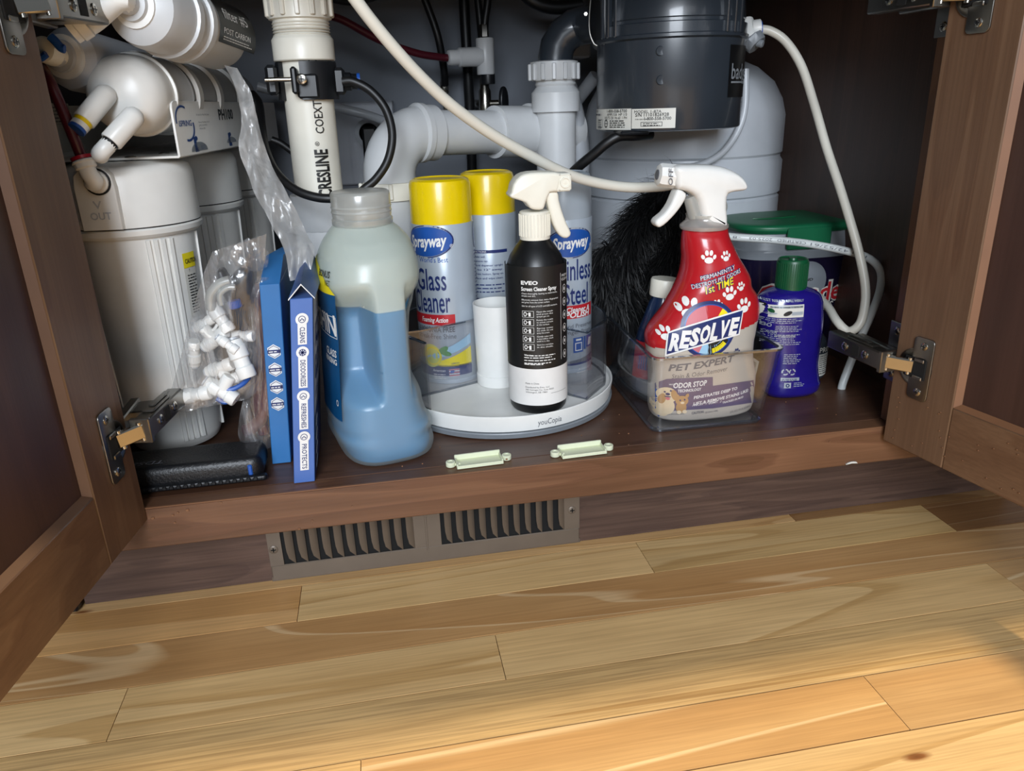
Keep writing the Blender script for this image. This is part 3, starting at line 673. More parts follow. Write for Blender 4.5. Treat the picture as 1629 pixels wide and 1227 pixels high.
# outlet box with clear cover on the back wall
ob=thing('outlet_box','clear plastic box cover on the back wall left of the drain elbow','box',(.03,.57,.38))
p0=at(528,285,.575); p1=at(625,160,.575)
x0,x1,z0,z1=p0.x,p1.x,p0.z-.01,p1.z
pp('back_plate',MB().box(x0,x1,.578,.585,z0,z1,.002),'tank',ob)
mb=MB(); mb.box(x0,x1,.560,.563,z0,z1,.001); mb.box(x0,x0+.002,.56,.578,z0,z1); mb.box(x1-.002,x1,.56,.578,z0,z1); mb.box(x0,x1,.56,.578,z1-.002,z1); mb.box(x0+.03,x0+.033,.557,.56,z0,z1-.04); pp('cover',mb,'tray',ob)
pc=at(587,212,.555); mb=MB(); mb.lathe([(.020,0),(.020,.004),(.014,.006),(.013,0)],pc,(0,-1,0),28); pp('knockout_ring',mb,'tank',ob)
pp('black_plug',MB().box(pc.x-.010,pc.x+.010,.535,.552,pc.z-.05,pc.z+.009,.003),'rubber',ob)
# ---------------------------------------------------------------- storage tank
tk=thing('storage_tank','large pale grey pressure tank standing at back right','tank',(.41,.44,SH))
tc=at(1083,250,.448); R_=.135
Zt=lambda py:at(1083,py,.448-R_).z
prof=[(.06,SH+.001),(.085,SH+.004),(.10,SH+.02),(.125,SH+.04),(R_,SH+.075),(R_,Zt(326)-.002),(R_-.0022,Zt(326)),(R_-.0022,Zt(324)),(R_+.001,Zt(321)),(R_+.001,Zt(268)),(R_-.0025,Zt(262)),(R_-.0025,Zt(258)),(R_,Zt(254)),(R_,.415),(R_-.006,.435),(R_-.018,.456),(R_-.04,.474),(R_-.07,.487),(.03,.494)]
mb=MB(); mb.lathe(prof,(tc.x,.448,0),(0,0,1),72); mb.build('shell','tank',tk)
mb=MB(); mb.lathe([(.012,.494),(.012,.515),(.016,.517),(.016,.535),(.010,.537)],(tc.x,.448,0),(0,0,1),20); mb.build('valve','white',tk)
# ---------------------------------------------------------------- waste disposal
gd=thing('waste_disposal','black enamel food waste disposal hanging above the grey tank','disposal',(.31,.26,.41))
RD=.0795
gc=at(1063,150,.262); gx=gc.x; gy=.262
Zg=lambda py:at(1063,py,gy-RD).z
mb=MB(); mb.lathe([(.03,Zg(206)),(RD-.006,Zg(210)),(RD-.001,Zg(208)),(RD,Zg(205)),(RD,Zg(60)),(RD+.003,Zg(57)),(RD+.003,Zg(52)),(RD-.001,Zg(48))],(gx,gy,0),(0,0,1),72); gb=mb.build('body','blackgloss',gd)
mb=MB(); mb.lathe([(RD+.001,Zg(50)),(RD+.001,Zg(33)),(RD-.002,Zg(31)),(RD-.002,Zg(26)),(RD-.001,Zg(24)),(RD-.004,Zg(-40)),(RD-.02,Zg(-80))],(gx,gy,0),(0,0,1),72)
for ang in (-80,-72,-64,22,30,37):
    t=math.radians(ang); T=Matrix.Translation((gx,gy,0))@Matrix.Rotation(t,4,'Z'); mb.box(-.0022,.0022,-RD-.0045,-RD+.006,Zg(52),Zg(-60),.0008,0,T)
mb.build('upper_housing','blackgloss',gd)
mb=MB(); fn=wrap(gx,gy,RD,.0006)
for px,py in ((1056,80),(1056,127)):
    p=at(px,py,gy-RD); mb.lathe([(.0048,0),(.0042,.0008),(.001,.0004)],(p.x,gy-math.sqrt(RD**2-(p.x-gx)**2)-.0001,p.z),(-.1,-1,0),14)
mb.build('dimple','blackgloss',gd)
# ratings label
fn_=fn; fn=lambda u,v:wrap(gx,gy,RD,.0006)((u+.030)*1.25-.068,v)
lu0,lu1=-.094,.0045; 
lz0,lz1=Zg(205),Zg(172)
mb=MB(); mb.rect(fn,-.088,-.030,Zg(206),Zg(171),0,14); mb.rect(fn,-.0295,.0075,Zg(204),Zg(172),0,10)
f2=lambda u,v:wrap(gx,gy,RD,.0011)((u+.030)*1.25-.068,v)
mb.text(f2,'MODEL 1-87A',-.027,Zg(179),.0028,1,align='L',width=.023); mb.text(f2,'S/N 11101826928',-.026,Zg(184.5),.0033,1,align='L',width=.028,bold=.01)
mb.text(f2,'1-800-558-5700',-.018,Zg(190.5),.0030,1,align='L',width=.022,bold=.01); mb.text(f2,'FOR SERVICE',-.026,Zg(190),.0012,1,align='L')
mb.frame(f2,-.021,-.003,Zg(200.5),Zg(193.5),.0004,1); mb.greek(f2,-.019,-.005,Zg(196.8),.0010,2,1,1.8)
mb.text(f2,'1-800-558-5700',-.058,Zg(177),.0030,1,align='L',width=.024,bold=.01); mb.text(f2,'AMPS 5.8  HP 1/3',-.058,Zg(182.5),.0026,1,align='L',width=.024)
mb.text(f2,'VOLTS 120  Hz 60  1 PH',-.062,Zg(188),.0026,1,align='L',width=.028); mb.greek(f2,-.054,-.034,Zg(191.8),.0013,4,1,1.6,ragged=.2)
mb.disc(f2,-.0595,Zg(195.5),.0026,.0044,1,16,1,r0=.7); mb.rect(f2,-.0615,-.0575,Zg(196),Zg(195),1)
mb.text(f2,'1-87A',-.086,Zg(177),.0028,1,align='L'); mb.greek(f2,-.086,-.068,Zg(182),.0022,1,1); mb.frame(f2,-.078,-.066,Zg(202),Zg(189),.0004,1); mb.greek(f2,-.0765,-.0675,Zg(191.3),.0012,5,1,1.6)
mb.build('ratings_label',['label','inkblack'],gd)
mb=MB(); a0=.054; z0,z1=Zg(158),Zg(72)
mb.rect(wrap(gx,gy,RD,.0007),.039,.098,z0,z1,0,14); fb=wrap(gx,gy,RD,.0014)
mb.text(fb,'badger',.0425,Zg(128),.0150,1,align='L',bold=.01,width=.048); mb.rect(fb,.0425,.076,Zg(135),Zg(132),1,8)
mb.build('brand_plate',['matblack','greyrim'],gd)
# outlet elbow and its clamp
eo=at(880,118,.345); ey=.345
ez=at(900,42,.345).z
pts=[Vector((X2,ey,zz(105)+.003)),Vector((X2,ey,ez-.034))]+[Vector((X2+.034*(1-cos(t)),ey-.012*(1-cos(t)),ez-.034+.034*sin(t))) for t in (pi/8,pi/4,3*pi/8,pi/2)]+[Vector((gx-.06,gy+.04,ez))]
mb=MB(); mb.tube(pts,.0205,28,0,1); mb.build('outlet_elbow','blackgloss',gd)
fl0=at(944,52,.29); mb=MB(); mb.pillow([(fl0.x-.002,fl0.z+.05),(fl0.x+.016,fl0.z+.045),(fl0.x+.016,fl0.z-.014),(fl0.x+.004,fl0.z-.018),(fl0.x-.003,fl0.z-.004)],.27,.05,.004,0,3); mb.build('outlet_flange','black',gd)
mb=MB(); mb.tube([at(943,-30,.262),at(938,20,.258),at(938,50,.255),at(944,68,.252),at(950,73,.25)],.0011,8); mb.lathe([(.002,0),(.002,.006)],at(932,24,.257),(-.3,-1,.1),6); mb.build('clamp_wire','nickel',gd)
mb=MB(); mb.tube([at(1035,214,.235),at(1010,216,.225),at(985,217,.225),at(965,228,.228),at(945,245,.235),at(922,264,.245),at(905,280,.26)],.0056,12,0,6); mb.build('power_cord','rubber',gd)
mb=MB(); mb.box(at(985,212,.21).x,at(1032,212,.21).x,.205,.235,Zg(211)-.002,Zg(207),.002); mb.build('cord_bracket','black',gd)
tag(MB().box(at(907,100,.42).x,at(940,100,.42).x,.42,.46,at(907,92,.42).z,at(907,60,.42).z,.002).build('wall_block','pvcg'),'beige block behind the black elbow','block')
tag(MB().tube([at(905,178,.50),at(930,150,.47),at(950,125,.44)],.010,14,0,4) and MB().cyl(at(900,182,.50),at(948,120,.46),.009).build('tube','tank'),'grey tube slanting down behind the right standpipe','tube')
# ================================================================ white hoses
hA,PA=hose('hose','thick white hose sweeping from top centre down to the red bottle sprayer',[(380,-420,.12),(440,-200,.07),(520,-60,.05),(560,-8,.055),(590,32,.060),(630,80,.068),(672,125,.078),(720,169,.090),(780,212,.105),(840,246,.120),(900,276,.135),(950,291,.145),(1000,298,.148),(1050,297,.150),(1090,292,.155),(1130,300,.18),(1150,330,.21),(1130,350,.23)],.0050,'tube','hose',16)
hB,PB=hose('hose','white hose arching from the disposal fitting down the right side',[(1206,47,.262),(1225,49,.258),(1250,66,.25),(1275,105,.235),(1295,165,.215),(1315,235,.190),(1335,295,.165),(1352,350,.145),(1366,400,.130),(1376,450,.118),(1376,485,.110),(1368,515,.105),(1350,527,.110),(1332,512,.122),(1318,490,.150),(1300,470,.19)],.0047,'tube','hose',16)
hC,PC=hose('hose','printed white hose running behind the red bottle and down through the shelf',[(1068,352,.235),(1085,360,.225),(1120,370,.205),(1165,377,.185),(1220,381,.170),(1280,387,.160),(1340,398,.150),(1380,410,.144),(1400,430,.138),(1400,460,.130),(1386,500,.120),(1366,545,.112),(1350,585,.107),(1340,612,.104),(1336,635,.103)],.0042,'tube2','hose',16)
def along(P_,r,u):
    # print on top/front of a hose seen upside down
    s=0
    for i in range(len(P_)-1):
        l_=(P_[i+1]-P_[i]).length
        if s+l_>=u: break
        s+=l_
    t=(u-s)/max(l_,1e-6); p=P_[i].lerp(P_[i+1],t); T_=(P_[i+1]-P_[i]).normalized(); return p,T_
def hosefn(P_,r):
    def fn(u,v):
        p,T_=along(P_,r,u); N_=(CAM-p); N_=(N_-T_*N_.dot(T_)).normalized(); V_=T_.cross(N_); t=v/r
        return p+(N_*cos(t)+V_*sin(t))*(r+.0003)
    return fn
def hlen(P_,px):
    s=0;best=(1e9,0)
    for i in range(len(P_)-1):
        q=P_[i]-CAM; x=814.5+FPX*q.dot(AX[0])/q.dot(AX[2]); best=min(best,(abs(x-px),s)); s+=(P_[i+1]-P_[i]).length
        if i>len(P_)*.6: break
    return best[1]
hose('tube','white tube curving down from behind the disposal across the grey tank',[(1186,110,.31),(1185,170,.305),(1174,208,.302),(1152,240,.300),(1125,258,.300),(1095,268,.302),(1060,285,.304)],.0042,'tank')
hf=hosefn(PC,.0042); up_=lambda u,v:hf(-u,v)
mb=MB(); 
ux=lambda px:-hlen(PC,px)
up2=lambda u,v:hf(-u,-v)
sgn=1 if (hf(.1,.002)-hf(.1,-.002)).z>0 else -1
fnT=(lambda u,v:hf(-u,-sgn*(v-.0013)))
mb.text(fnT,'NSI 42/52/61',ux(1375),0,.0027,0,align='L',width=ux(1286)-ux(1375)); mb.text(fnT,'CERTIFIED',ux(1280),0,.0027,0,align='L',width=ux(1238)-ux(1280))
mb.text(fnT,'2025.03',ux(1230),0,.0027,0,align='L',width=ux(1190)-ux(1230)); mb.text(fnT,'-8',ux(1180),0,.0027,0,align='L',width=.008)
mb.build('lettering','inkgrey',hC)
hf2=thing('hose_fitting','white and grey push-fit elbow with a blue clip beside the disposal','fitting',(.42,.26,.5))
f0=at(1197,52,.262)
pp('collar',MB().lathe([(.0085,0),(.0095,.002),(.0095,.009),(.008,.010)],at(1196,47,.262),(1,-.3,.1),22),'white',hf2)
pp('collar_clip',MB().lathe([(.0082,0),(.0082,.003),(.0064,.003)],at(1207,46,.259),(1,-.3,.1),22),'blueclip',hf2)
mb=MB(); mb.cyl(at(1186,34,.272),at(1196,64,.258),.0085,.0105); pp('body',mb,'white',hf2)
mb=MB(); mb.cyl(at(1196,62,.257),at(1205,72,.252),.0125,.0115,8); mb.cyl(at(1204,68,.25),at(1214,70,.245),.004,.004); pp('compression_nut',mb,'greyrim',hf2)
# ================================================================ water filter set, front to back
fx,fy=-.2175,.1500; ra=math.radians(-6)
wf=thing('water_filter','white reverse osmosis water filter set with upright canisters and bracket','filter',(fx,fy,SH))
SD=Vector((cos(ra),sin(ra),0)); FW=Vector((-sin(ra),cos(ra),0))
def FP(s,t,z): return Vector((fx,fy,0))+SD*s+FW*t+Vector((0,0,z))
TF=Matrix((SD,FW,Vector((0,0,1)))).transposed().to_4x4(); TF.translation=Vector((fx,fy,0))
ZB=.4045
for i,t in enumerate((0,.150,.300)):
    o=FP(0,t,0)
    mb=MB(); mb.lathe([(.030,SH+.0008),(.040,SH+.003),(.0440,SH+.012),(.0455,SH+.035),(.0505,.338),(.0505,.346)],o,(0,0,1),56)
    for aa in (-58,-50,24,31,38,46,90,150,200,250):
        a=math.radians(aa); 
        T=Matrix.Translation(o)@Matrix.Rotation(a,4,'Z')
        n=8; vs=[];fs=[]
        for k in range(n+1):
            z=SH+.012+(.338-SH-.012)*k/n; r=.0445+(.0505-.0445)*max(0,(z-SH-.03)/(.338-SH-.03)); 
            vs+=[T@Vector((-.0022,-r+.002,z)),T@Vector((-.0016,-r-.0018,z)),T@Vector((.0016,-r-.0018,z)),T@Vector((.0022,-r+.002,z))]
        for k in range(n):
            for j in range(3): fs.append((k*4+j,k*4+j+1,k*4+j+5,k*4+j+4))
        mb.add(vs,fs)
    cn=mb.build('canister','canister',wf)
    mb=MB(); mb.lathe([(.0535,.3405),(.0570,.3435),(.0578,.3475),(.0570,.3490),(.0558,.3492),(.0558,.3500),(.0570,.3503),(.0562,.392),(.0540,.398),(.050,.4005),(.044,.401),(.040,ZB-.001)],o,(0,0,1),64); cp=mb.build('cap','canister',wf)
    mb=MB(); mb.lathe([(.0562,.3489),(.0562,.3503)],o,(0,0,1),64,caps=False); mb.build('seal_line','inkblack',cp)
# outlet port on the front cap
o=FP(0,0,0); PA=0
mb=MB(); poly=[(-.016,.3505),(-.0165,.385),(-.015,.395),(-.008,.4015),(0,.403),(.008,.4015),(.015,.395),(.0165,.385),(.016,.3505)]
mb.pillow(poly,-.0568,.0156,.0012,0,1,TF@Matrix.Translation((-.002,.0035,0))@Matrix.Rotation(PA,4,'Z')); pb=mb.build('port_boss','canister',wf)
TP=TF@Matrix.Translation((-.002,.0035,0))@Matrix.Rotation(PA,4,'Z')
pf=lambda u,v:TP@Vector((u,-.0650,v))
mb=MB(); mb.text(pf,'OUT',.001,.3595,.0058,0,bold=.02,width=.017); mb.add([pf(-.0035,.3745),pf(0,.368),pf(.0035,.3745),pf(.0022,.3748),pf(0,.3705),pf(-.0022,.3748)],[(0,1,4,5),(1,2,3,4)]); mb.build('lettering','tank',pb)
mb=MB(); mb.lathe([(.0108,0),(.0108,.0006),(.0098,.0008)],pf(.004,.3900),TP.to_3x3()@Vector((0,-1,0)),28); mb.build('port_ring','inkblack',pb)
mb=MB(); q=pf(.004,.3900); mb.lathe([(.0095,0),(.009,.002),(.006,.004)],q,TP.to_3x3()@Vector((0,-1,0)),20)
e1_=at(150,287,q.y-.012); e2_=at(142,277,q.y-.014); e3_=at(137,266,q.y-.014); e4_=at(131,252,q.y-.013); mb.tube([q,q+Vector((-.001,-.008,0)),e1_,e2_,e3_],.0066,16,0,4); mb.lathe([(.0070,0),(.0082,.001),(.0082,.0045),(.0090,.005),(.0090,(e4_-e3_).length-.001),(.008,(e4_-e3_).length)],e3_+(e3_-e4_)*.2,e4_-e3_,20)
mb.build('elbow_fitting','white',wf)
rc=e4_-(e4_-e3_)*.15; mb=MB(); mb.lathe([(.0085,0),(.0085,.0025),(.006,.003)],rc,e4_-e3_,18); mb.build('collar_clip','redclip',wf)
hose('tube','maroon tube dropping into the canister port at far left',[tuple(rc-Vector((0,0,.002))),tuple(at(117,218,.072)),tuple(at(98,172,.070)),tuple(at(80,132,.072)),tuple(at(66,108,.085)),tuple(at(52,95,.11))],.0042,'maroon')
# bracket
mb=MB(); s0,s1,t0,t1=-.062,.0600,-.030,.36
mb.box(s0,s1,t0,t1,ZB,ZB+.002,.0004,0,TF)
r_=.006
poly=[(t0,ZB+.001),(t1,ZB+.001),(t1,ZB+.046),(t0+r_,ZB+.046),(t0+.002,ZB+.044),(t0,ZB+.040)]
TR=TF@Matrix.Translation((s1,0,0))@Matrix.Rotation(pi/2,4,'Z')
mb.pillow(poly,0,.002,.0004,0,1,TR)
TLf=TF@Matrix.Translation((s0,0,0))@Matrix.Rotation(pi/2,4,'Z'); mb.pillow(poly,0,.002,.0004,0,1,TLf)
bk=mb.build('bracket','canister',wf)
def fb(u,v): return TF@Vector((s1+.0014,t0+u*1.75,ZB+v*.92))
mb=MB(); mb.text(fb,'iSPRING',.015,.0275,.0052,0,bold=.015,width=.019)
mb.disc(fb,.0145,.030,.0125,.0165,0,20,1,.3,.9,2.9,r0=.88); mb.disc(fb,.0155,.028,.0125,.0150,0,20,1,.3,4.2,6.2,r0=.85)
mb.text(fb,'PH100',.074,.0315,.0105,1,align='L',bold=.03,width=.030)
mb.text(fb,'RO Under Sink Water Filter System',.034,.0365,.0017,2,align='L',width=.022); mb.text(fb,'Patent Pending, U.S.A.',.036,.0295,.0015,2,align='L'); mb.text(fb,'(270) 337-99XX',.036,.0265,.0015,2,align='L'); mb.text(fb,'Atlanta GA',.036,.0235,.0015,2,align='L')
mb.disc(fb,.031,.0035,.0135,.0085,3,16,2,0,0,pi); mb.disc(fb,.093,.0065,.010,.006,3,16,2,0,0,pi)
for cx in (.0235,.087): mb.rect(fb,cx,cx+.004,.003,.017,0); mb.disc(fb,cx+.004,.0155,.0025,.0022,0,12,1); mb.rect(fb,cx+.003,cx+.006,.003,.007,0)
mb.text(fb,'EST',.034,.005,.0034,0,align='L')
mb.build('printed_label',['blue','inkblack','inkgrey','silver'],bk)
def fbl(u,v): return TF@Vector((s0+.0014,t0+u,ZB+v))
mb=MB(); mb.rect(fbl,.010,.085,.006,.048,0); mb.rect(fbl,.012,.08,.030,.0305,1); mb.text(lambda u,v:fbl(u,v-.0)+SD*.0003,'ITA',.03,.014,.008,1,align='C'); mb.greek(lambda u,v:fbl(u,v)+SD*.0003,.014,.075,.044,.0015,5,1); mb.build('paper_tag',['label','inkgrey'],bk)
for s_,t_ in ((-.005,-.030),(.018,-.026),(-.028,-.010),(.03,.02)):
    mb=MB(); screw(mb,FP(s_,t_,ZB+.002),(0,0,1),.0048); mb.build('screw',['nickel','black'],wf)
# membrane housing lying on the bracket
mo=at(186,150,.092)
mb=MB(); mb.lathe([(.004,0),(.016,.0015),(.0245,.006),(.0295,.013),(.0315,.024),(.0315,.040),(.0335,.0405),(.0340,.042),(.0335,.0435)],mo,FW,56); mc=mb.build('housing_cap','canister',wf)
mb=MB(); mb.lathe([(.0330,.0436),(.0315,.045),(.0315,.085),(.0325,.087),(.0305,.09),(.0305,.33),(.028,.34)],mo,FW,48)
mb.build('membrane_housing','pvcg',wf)
for tt in (.098,.165,.24): MB().lathe([(.0310,tt),(.0345,tt+.001),(.0345,tt+.012),(.0310,tt+.013)],mo,FW,48,caps=False).build('housing_clip','white',wf)
mb=MB()
for a_ in (60,): 
    for tt in (.05,): mb.box(-.004,.004,.050,.085,.0312,.0350,.0015,0,Matrix.Translation(mo)@Matrix((SD,FW,Vector((0,0,1)))).transposed().to_4x4())
mb.build('housing_rib','canister',wf)
for (a0,b0,k) in (((167,152,.088),(133,193,.072),'y'),((211,187,.078),(176,226,.066),'k')):
    A=at(*a0);B=at(*b0); dd=(B-A).normalized()
    mb=MB(); mb.lathe([(.0001,-.0085),(.0048,-.0068),(.0078,-.003),(.0083,0),(.0083,(B-A).length-.001),(.0077,(B-A).length)],A,dd,24); pt=mb.build('housing_port','canister',wf)
    if k=='y':
        mb=MB(); mb.lathe([(.0070,0),(.0070,.003)],B,dd,20); mb.build('port_seal','yellow',pt)
        mb=MB(); mb.lathe([(.0068,.003),(.0068,.007)],B,dd,20); mb.build('port_collar','white',pt)
        mb=MB(); mb.lathe([(.0066,.007),(.0066,.0095),(.004,.010)],B,dd,20); mb.build('collar_clip','blueclip',pt)
    else:
        mb=MB(); mb.lathe([(.0064,0),(.0064,.0035)],B,dd,20); mb.build('port_seal','rubber',pt)
        mb=MB(); mb.tube([B+dd*.002,B+dd*.007,B+dd*.011+Vector((-.002,.003,-.001)),B+dd*.012+Vector((-.004,.012,-.002))],.0064,16,0,4); mb.build('elbow_fitting','white',pt)
# inline filters clipped on top
def inline(p0,p1,r,label):
    A=Vector(p0);B=Vector(p1);dd=(B-A).normalized();n=(B-A).length
    mb=MB(); mb.lathe([(.008,0),(.012,.001),(.0125,.006),(r*.62,.008),(r*.93,.014),(r,.022),(r,n-.02),(r*.9,n-.01),(r*.5,n-.002),(.008,n)],A,dd,44)
    mb.lathe([(.006,-.012),(.0085,-.011),(.0085,0)],A,dd,20)
    b=mb.build('inline_filter','tank' if not label else 'pvcg',wf)
    mb=MB(); mb.lathe([(.0125,.0045),(.0165,.0055),(.0165,.009),(.0125,.0095)],A,dd,28); mb.build('end_ring','white',b)
    return b,A,dd,n
b1,A1,d1,n1=inline(at(205,5,.065),at(356,62,.205),.0290,True)
X=d1.cross(Vector((0,0,1))).normalized(); Zn=X.cross(d1).normalized()
def f1(u,v): t=v/.029; return A1+d1*u+(X*cos(t)+Zn*sin(t))*.0296
mb=MB(); mb.rect(f1,.082,.150,-.014,.060,0,1,16)
f1b=lambda u,v:A1+d1*u+(X*cos(v/.029)+Zn*sin(v/.029))*.0300
mb.text(f1b,'POST CARBON',.088,-.006,.0045,1,align='L',width=.05); mb.text(f1b,'filter #5',.092,.006,.009,1,align='L',width=.045); mb.greek(f1b,.088,.145,-.009,.001,2,1)
mb.build('printed_label',['matblack','inkwhite'],b1)
mb=MB(); q=A1-d1*.006; mb.tube([q,q-d1*.008,at(150,30,.066),at(130,42,.063),at(120,48,.062)],.0085,18,0,4)
mb.lathe([(.0088,0),(.0108,.001),(.0108,.008),(.0095,.009),(.0095,.013)],at(136,34,.062),at(112,50,.060)-at(136,34,.062),20); mb.build('elbow_fitting','white',wf)
mb=MB(); q=at(114,50,.061); mb.tube([at(120,54,.061),at(135,60,.062),at(148,52,.063)],.0022,8); mb.build('locking_clip','blueclip',wf)
b2,A2,d2_,n2=inline(at(92,88,.095),at(300,140,.29),.0245,False)
mb=MB(); mb.lathe([(.0075,-.004),(.0095,-.003),(.0095,.009),(.0075,.01),(.0075,.018)],at(72,80,.080),A2-at(66,78,.078),20); mb.build('elbow_fitting','warmwhite',wf)
mb=MB(); mb.tube([at(80,58,.072),at(88,66,.072),at(97,76,.072),at(103,78,.072)],.0032,10); mb.tube([at(58,94,.075),at(66,92,.074),at(74,86,.073)],.0026,8); mb.build('locking_clip','blueclip',wf)
for u in (.045,.066): MB().lathe([(.0285,u),(.0315,u+.001),(.0315,u+.008),(.0285,u+.009)],A1,d1,36,caps=False).build('filter_clip','pvcg',wf)
tag(MB().cyl(at(333,-30,.35),at(330,15,.35),.007).build('tube','tank'),'vertical grey tube at top behind the inline filter','tube')
# caution sticker on the front canister
fc=wrap(fx,fy,.0508,.0006)
def fcs(u,v): 
    r=.0445+(.0505-.0445)*max(0,(v-SH-.03)/(.338-SH-.03))+.0006; t=u; return Vector((fx+r*sin(t),fy-r*cos(t),v))
mb=MB(); mb.rect(fcs,.98,1.30,.262,.322,0,6); f9=lambda u,v:fcs(u,v)+Vector((.0003,-.0003,0))
mb.rect(f9,.98,1.30,.3085,.322,1,6); mb.text(lambda u,v:f9(u/.05,v)+Vector((.0003,-.0003,0)),'CAUTION',.051,.3125,.0042,2,align='L',bold=.02,width=.016)
mb.text(lambda u,v:f9(u/.05,v),'!',.055,.3045,.003,2); mb.greek(lambda u,v:f9(u/.05,v),.052,.064,.301,.0014,14,2,1.9); mb.build('caution_sticker',['label','yellowink','inkblack'],cn if False else wf)
# ================================================================ turntable and its bottles
tx,ty=.1220,.1765; TZ=.1535
tt_=thing('turntable','round white lazy susan turntable with clear bins','turntable',(tx,ty,SH))
mb=MB(); mb.lathe([(.1150,SH+.0006),(.1172,SH+.0012),(.1185,SH+.0060),(.1180,SH+.0070)],(tx,ty,0),(0,0,1),96); mb.build('base','greyrim',tt_)
mb=MB(); mb.lathe([(.1155,SH+.0074),(.1165,SH+.0080),(.1188,SH+.022),(.1188,SH+.0238),(.1181,SH+.0245),(.1168,SH+.0238),(.1158,TZ),(.01,TZ)],(tx,ty,0),(0,0,1),96); mb.build('platter','white',tt_)
def rimf(u,z): 
    t=u/.118; r=.1165+(z-SH-.0080)/(.014)*.0023+.0006; return Vector((tx+r*sin(t),ty-r*cos(t),z))
mb=MB(); mb.text(rimf,'youCopia',.026,SH+.0125,.0062,0,width=.0255); mb.build('lettering','inkgrey',tt_)
mb=MB(); pr=[(.0235,TZ+.0002),(.0240,TZ+.001),(.0240,TZ+.012),(.0232,TZ+.0125),(.0232,TZ+.0130),(.0250,TZ+.088),(.0248,TZ+.0895),(.0238,TZ+.0895),(.0222,TZ+.012),(.0,TZ+.012)]
px_=at(800,610,.15).x
mb.lathe(pr,(tx-.006,ty-.004,0),(0,0,1),48,caps=False); mb.build('center_post','white',tt_)
def wall(mb,pts,z0,z1,th=.0022,mi=0,closed=True):
    n=len(pts); vs=[];fs=[]
    P=[Vector((p[0],p[1],0)) for p in pts]
    for i in range(n):
        a=P[i-1] if (closed or i>0) else P[i]; b=P[(i+1)%n] if (closed or i<n-1) else P[i]
        e=(b-a).normalized(); nn=Vector((e.y,-e.x,0))*th
        p=P[i]; q=p-nn; vs+=[(p.x,p.y,z0),(p.x,p.y,z1),(q.x,q.y,z1),(q.x,q.y,z0)]
    for i in range(n if closed else n-1):
        j=(i+1)%n
        for k in range(4): fs.append((i*4+k,j*4+k,j*4+(k+1)%4,i*4+(k+1)%4))
    if not closed: fs+=[(0,1,2,3),((n-1)*4+3,(n-1)*4+2,(n-1)*4+1,(n-1)*4)]
    mb.add(vs,fs,mi)
def arcp(a0,a1,r,n): return [(tx+r*sin(math.radians(a0+(a1-a0)*i/n)),ty-r*cos(math.radians(a0+(a1-a0)*i/n))) for i in range(n+1)]
def bin_(pts,label=None):
    mb=MB(); wall(mb,pts,TZ+.0005,TZ+.071); b=mb.build('bin','bin',tt_)
    mb=MB(); wall(mb,pts,TZ+.0706,TZ+.0722,.0026); wall(mb,pts,TZ+.0002,TZ+.0018,.0026); mb.build('bin_edge','trayedge',b)
    mb=MB(); n=len(pts); mb.add([(p[0],p[1],TZ+.0012) for p in pts],[tuple(range(n))]); mb.build('bin_floor','bin',b); return b
c1=atz(770,607,TZ); c0=atz(676,631,TZ)
bin_([(c1.x,c1.y),(tx-.012,ty+.05),(tx+.004,ty+.110)]+arcp(178,310,.112,16)[0:]+[(c0.x-.02,c0.y-.003),(c0.x,c0.y)][0:])
c2=atz(905,630,TZ); c3=atz(934,637,TZ)
bin_([(c3.x,c3.y)]+arcp(66,166,.112,14)+[(tx+.042,ty+.075),(tx+.034,ty+.005),(c2.x,c2.y)])
# spray cans
def can(loc,label,H,capz,cap,r=.033,rz=0,name='aerosol_can'):
    t=thing(name,label,'spray can',loc,rz)
    mb=MB(); mb.lathe([(r-.006,.002),(r-.003,.0003),(r-.0008,.0012),(r-.0004,.004),(r-.0014,.0055),(r,.0075),(r,capz-.001),(r-.0015,capz+.001)],seg=64); b=mb.build('can_body','can',t,world=False)
    mb=MB(); k=r-.0007; mb.lathe([(k,capz-.0006),(k,capz+.001),(k-.0006,H-.006),(k-.002,H-.002),(k-.0045,H-.0006),(k-.006,H),(k-.007,H-.001),(0,H-.0012)],seg=64); mb.build('cap',cap,t,world=False)
    return t,wrap(0,0,r,.0005),wrap(0,0,r,.0009),wrap(0,0,r,.0013)
def logo(mb,f,f2,f3,u,v,ru,rv,ins=(0,1,2)):
    mb.disc(f,u,v,ru,rv,4,32,4,.06); mb.disc(f,u,v,ru*.985,rv*.97,0,32,4,.06,r0=.94); mb.disc(f2,u,v,ru*.93,rv*.88,3,32,4,.06)
    mb.text(f3,'Sprayway',u,v-rv*.30,rv*.70,1,bold=.03,ital=.15,rot=.06,width=ru*1.42); mb.text(f3,'®',u+ru*.88,v-rv*.35,rv*.2,1)
INK=['navy','inkwhite','redink','blue','silver','yellowink','lemon','leaf','sky','inkgrey','pink']
t,f,f2,f3=can((.0670,.2080,TZ),'front yellow-capped glass cleaner aerosol can beside the blue jug',.2165,.1725,'yellow')
mb=MB(); U=-.024
ZV=lambda py:at(697,py,.1650).z-TZ
logo(mb,f,f2,f3,U+.003,ZV(388),.030,.0172)
mb.text(f2,"World's Best",U+.009,ZV(421),.0052,3,width=.032,sx=.8)
mb.text(f2,'Glass',-.002,ZV(466),.0225,0,bold=.01,width=.034,align='R')
mb.text(f2,'Cleaner',.001,ZV(502),.0235,0,bold=.01,width=.044,align='R')
mb.rect(f,-.056,U+.029,ZV(523),ZV(506),2,10); mb.text(f3,'Foaming Action',U+.006,ZV(518),.0052,1,width=.030,ital=.2,bold=.02)
mb.text(f2,'AMMONIA FREE',U+.006,ZV(534),.0058,9,width=.044,bold=.02); mb.text(f2,'Streak-Free Shine',U+.006,ZV(545),.0055,9,width=.046)
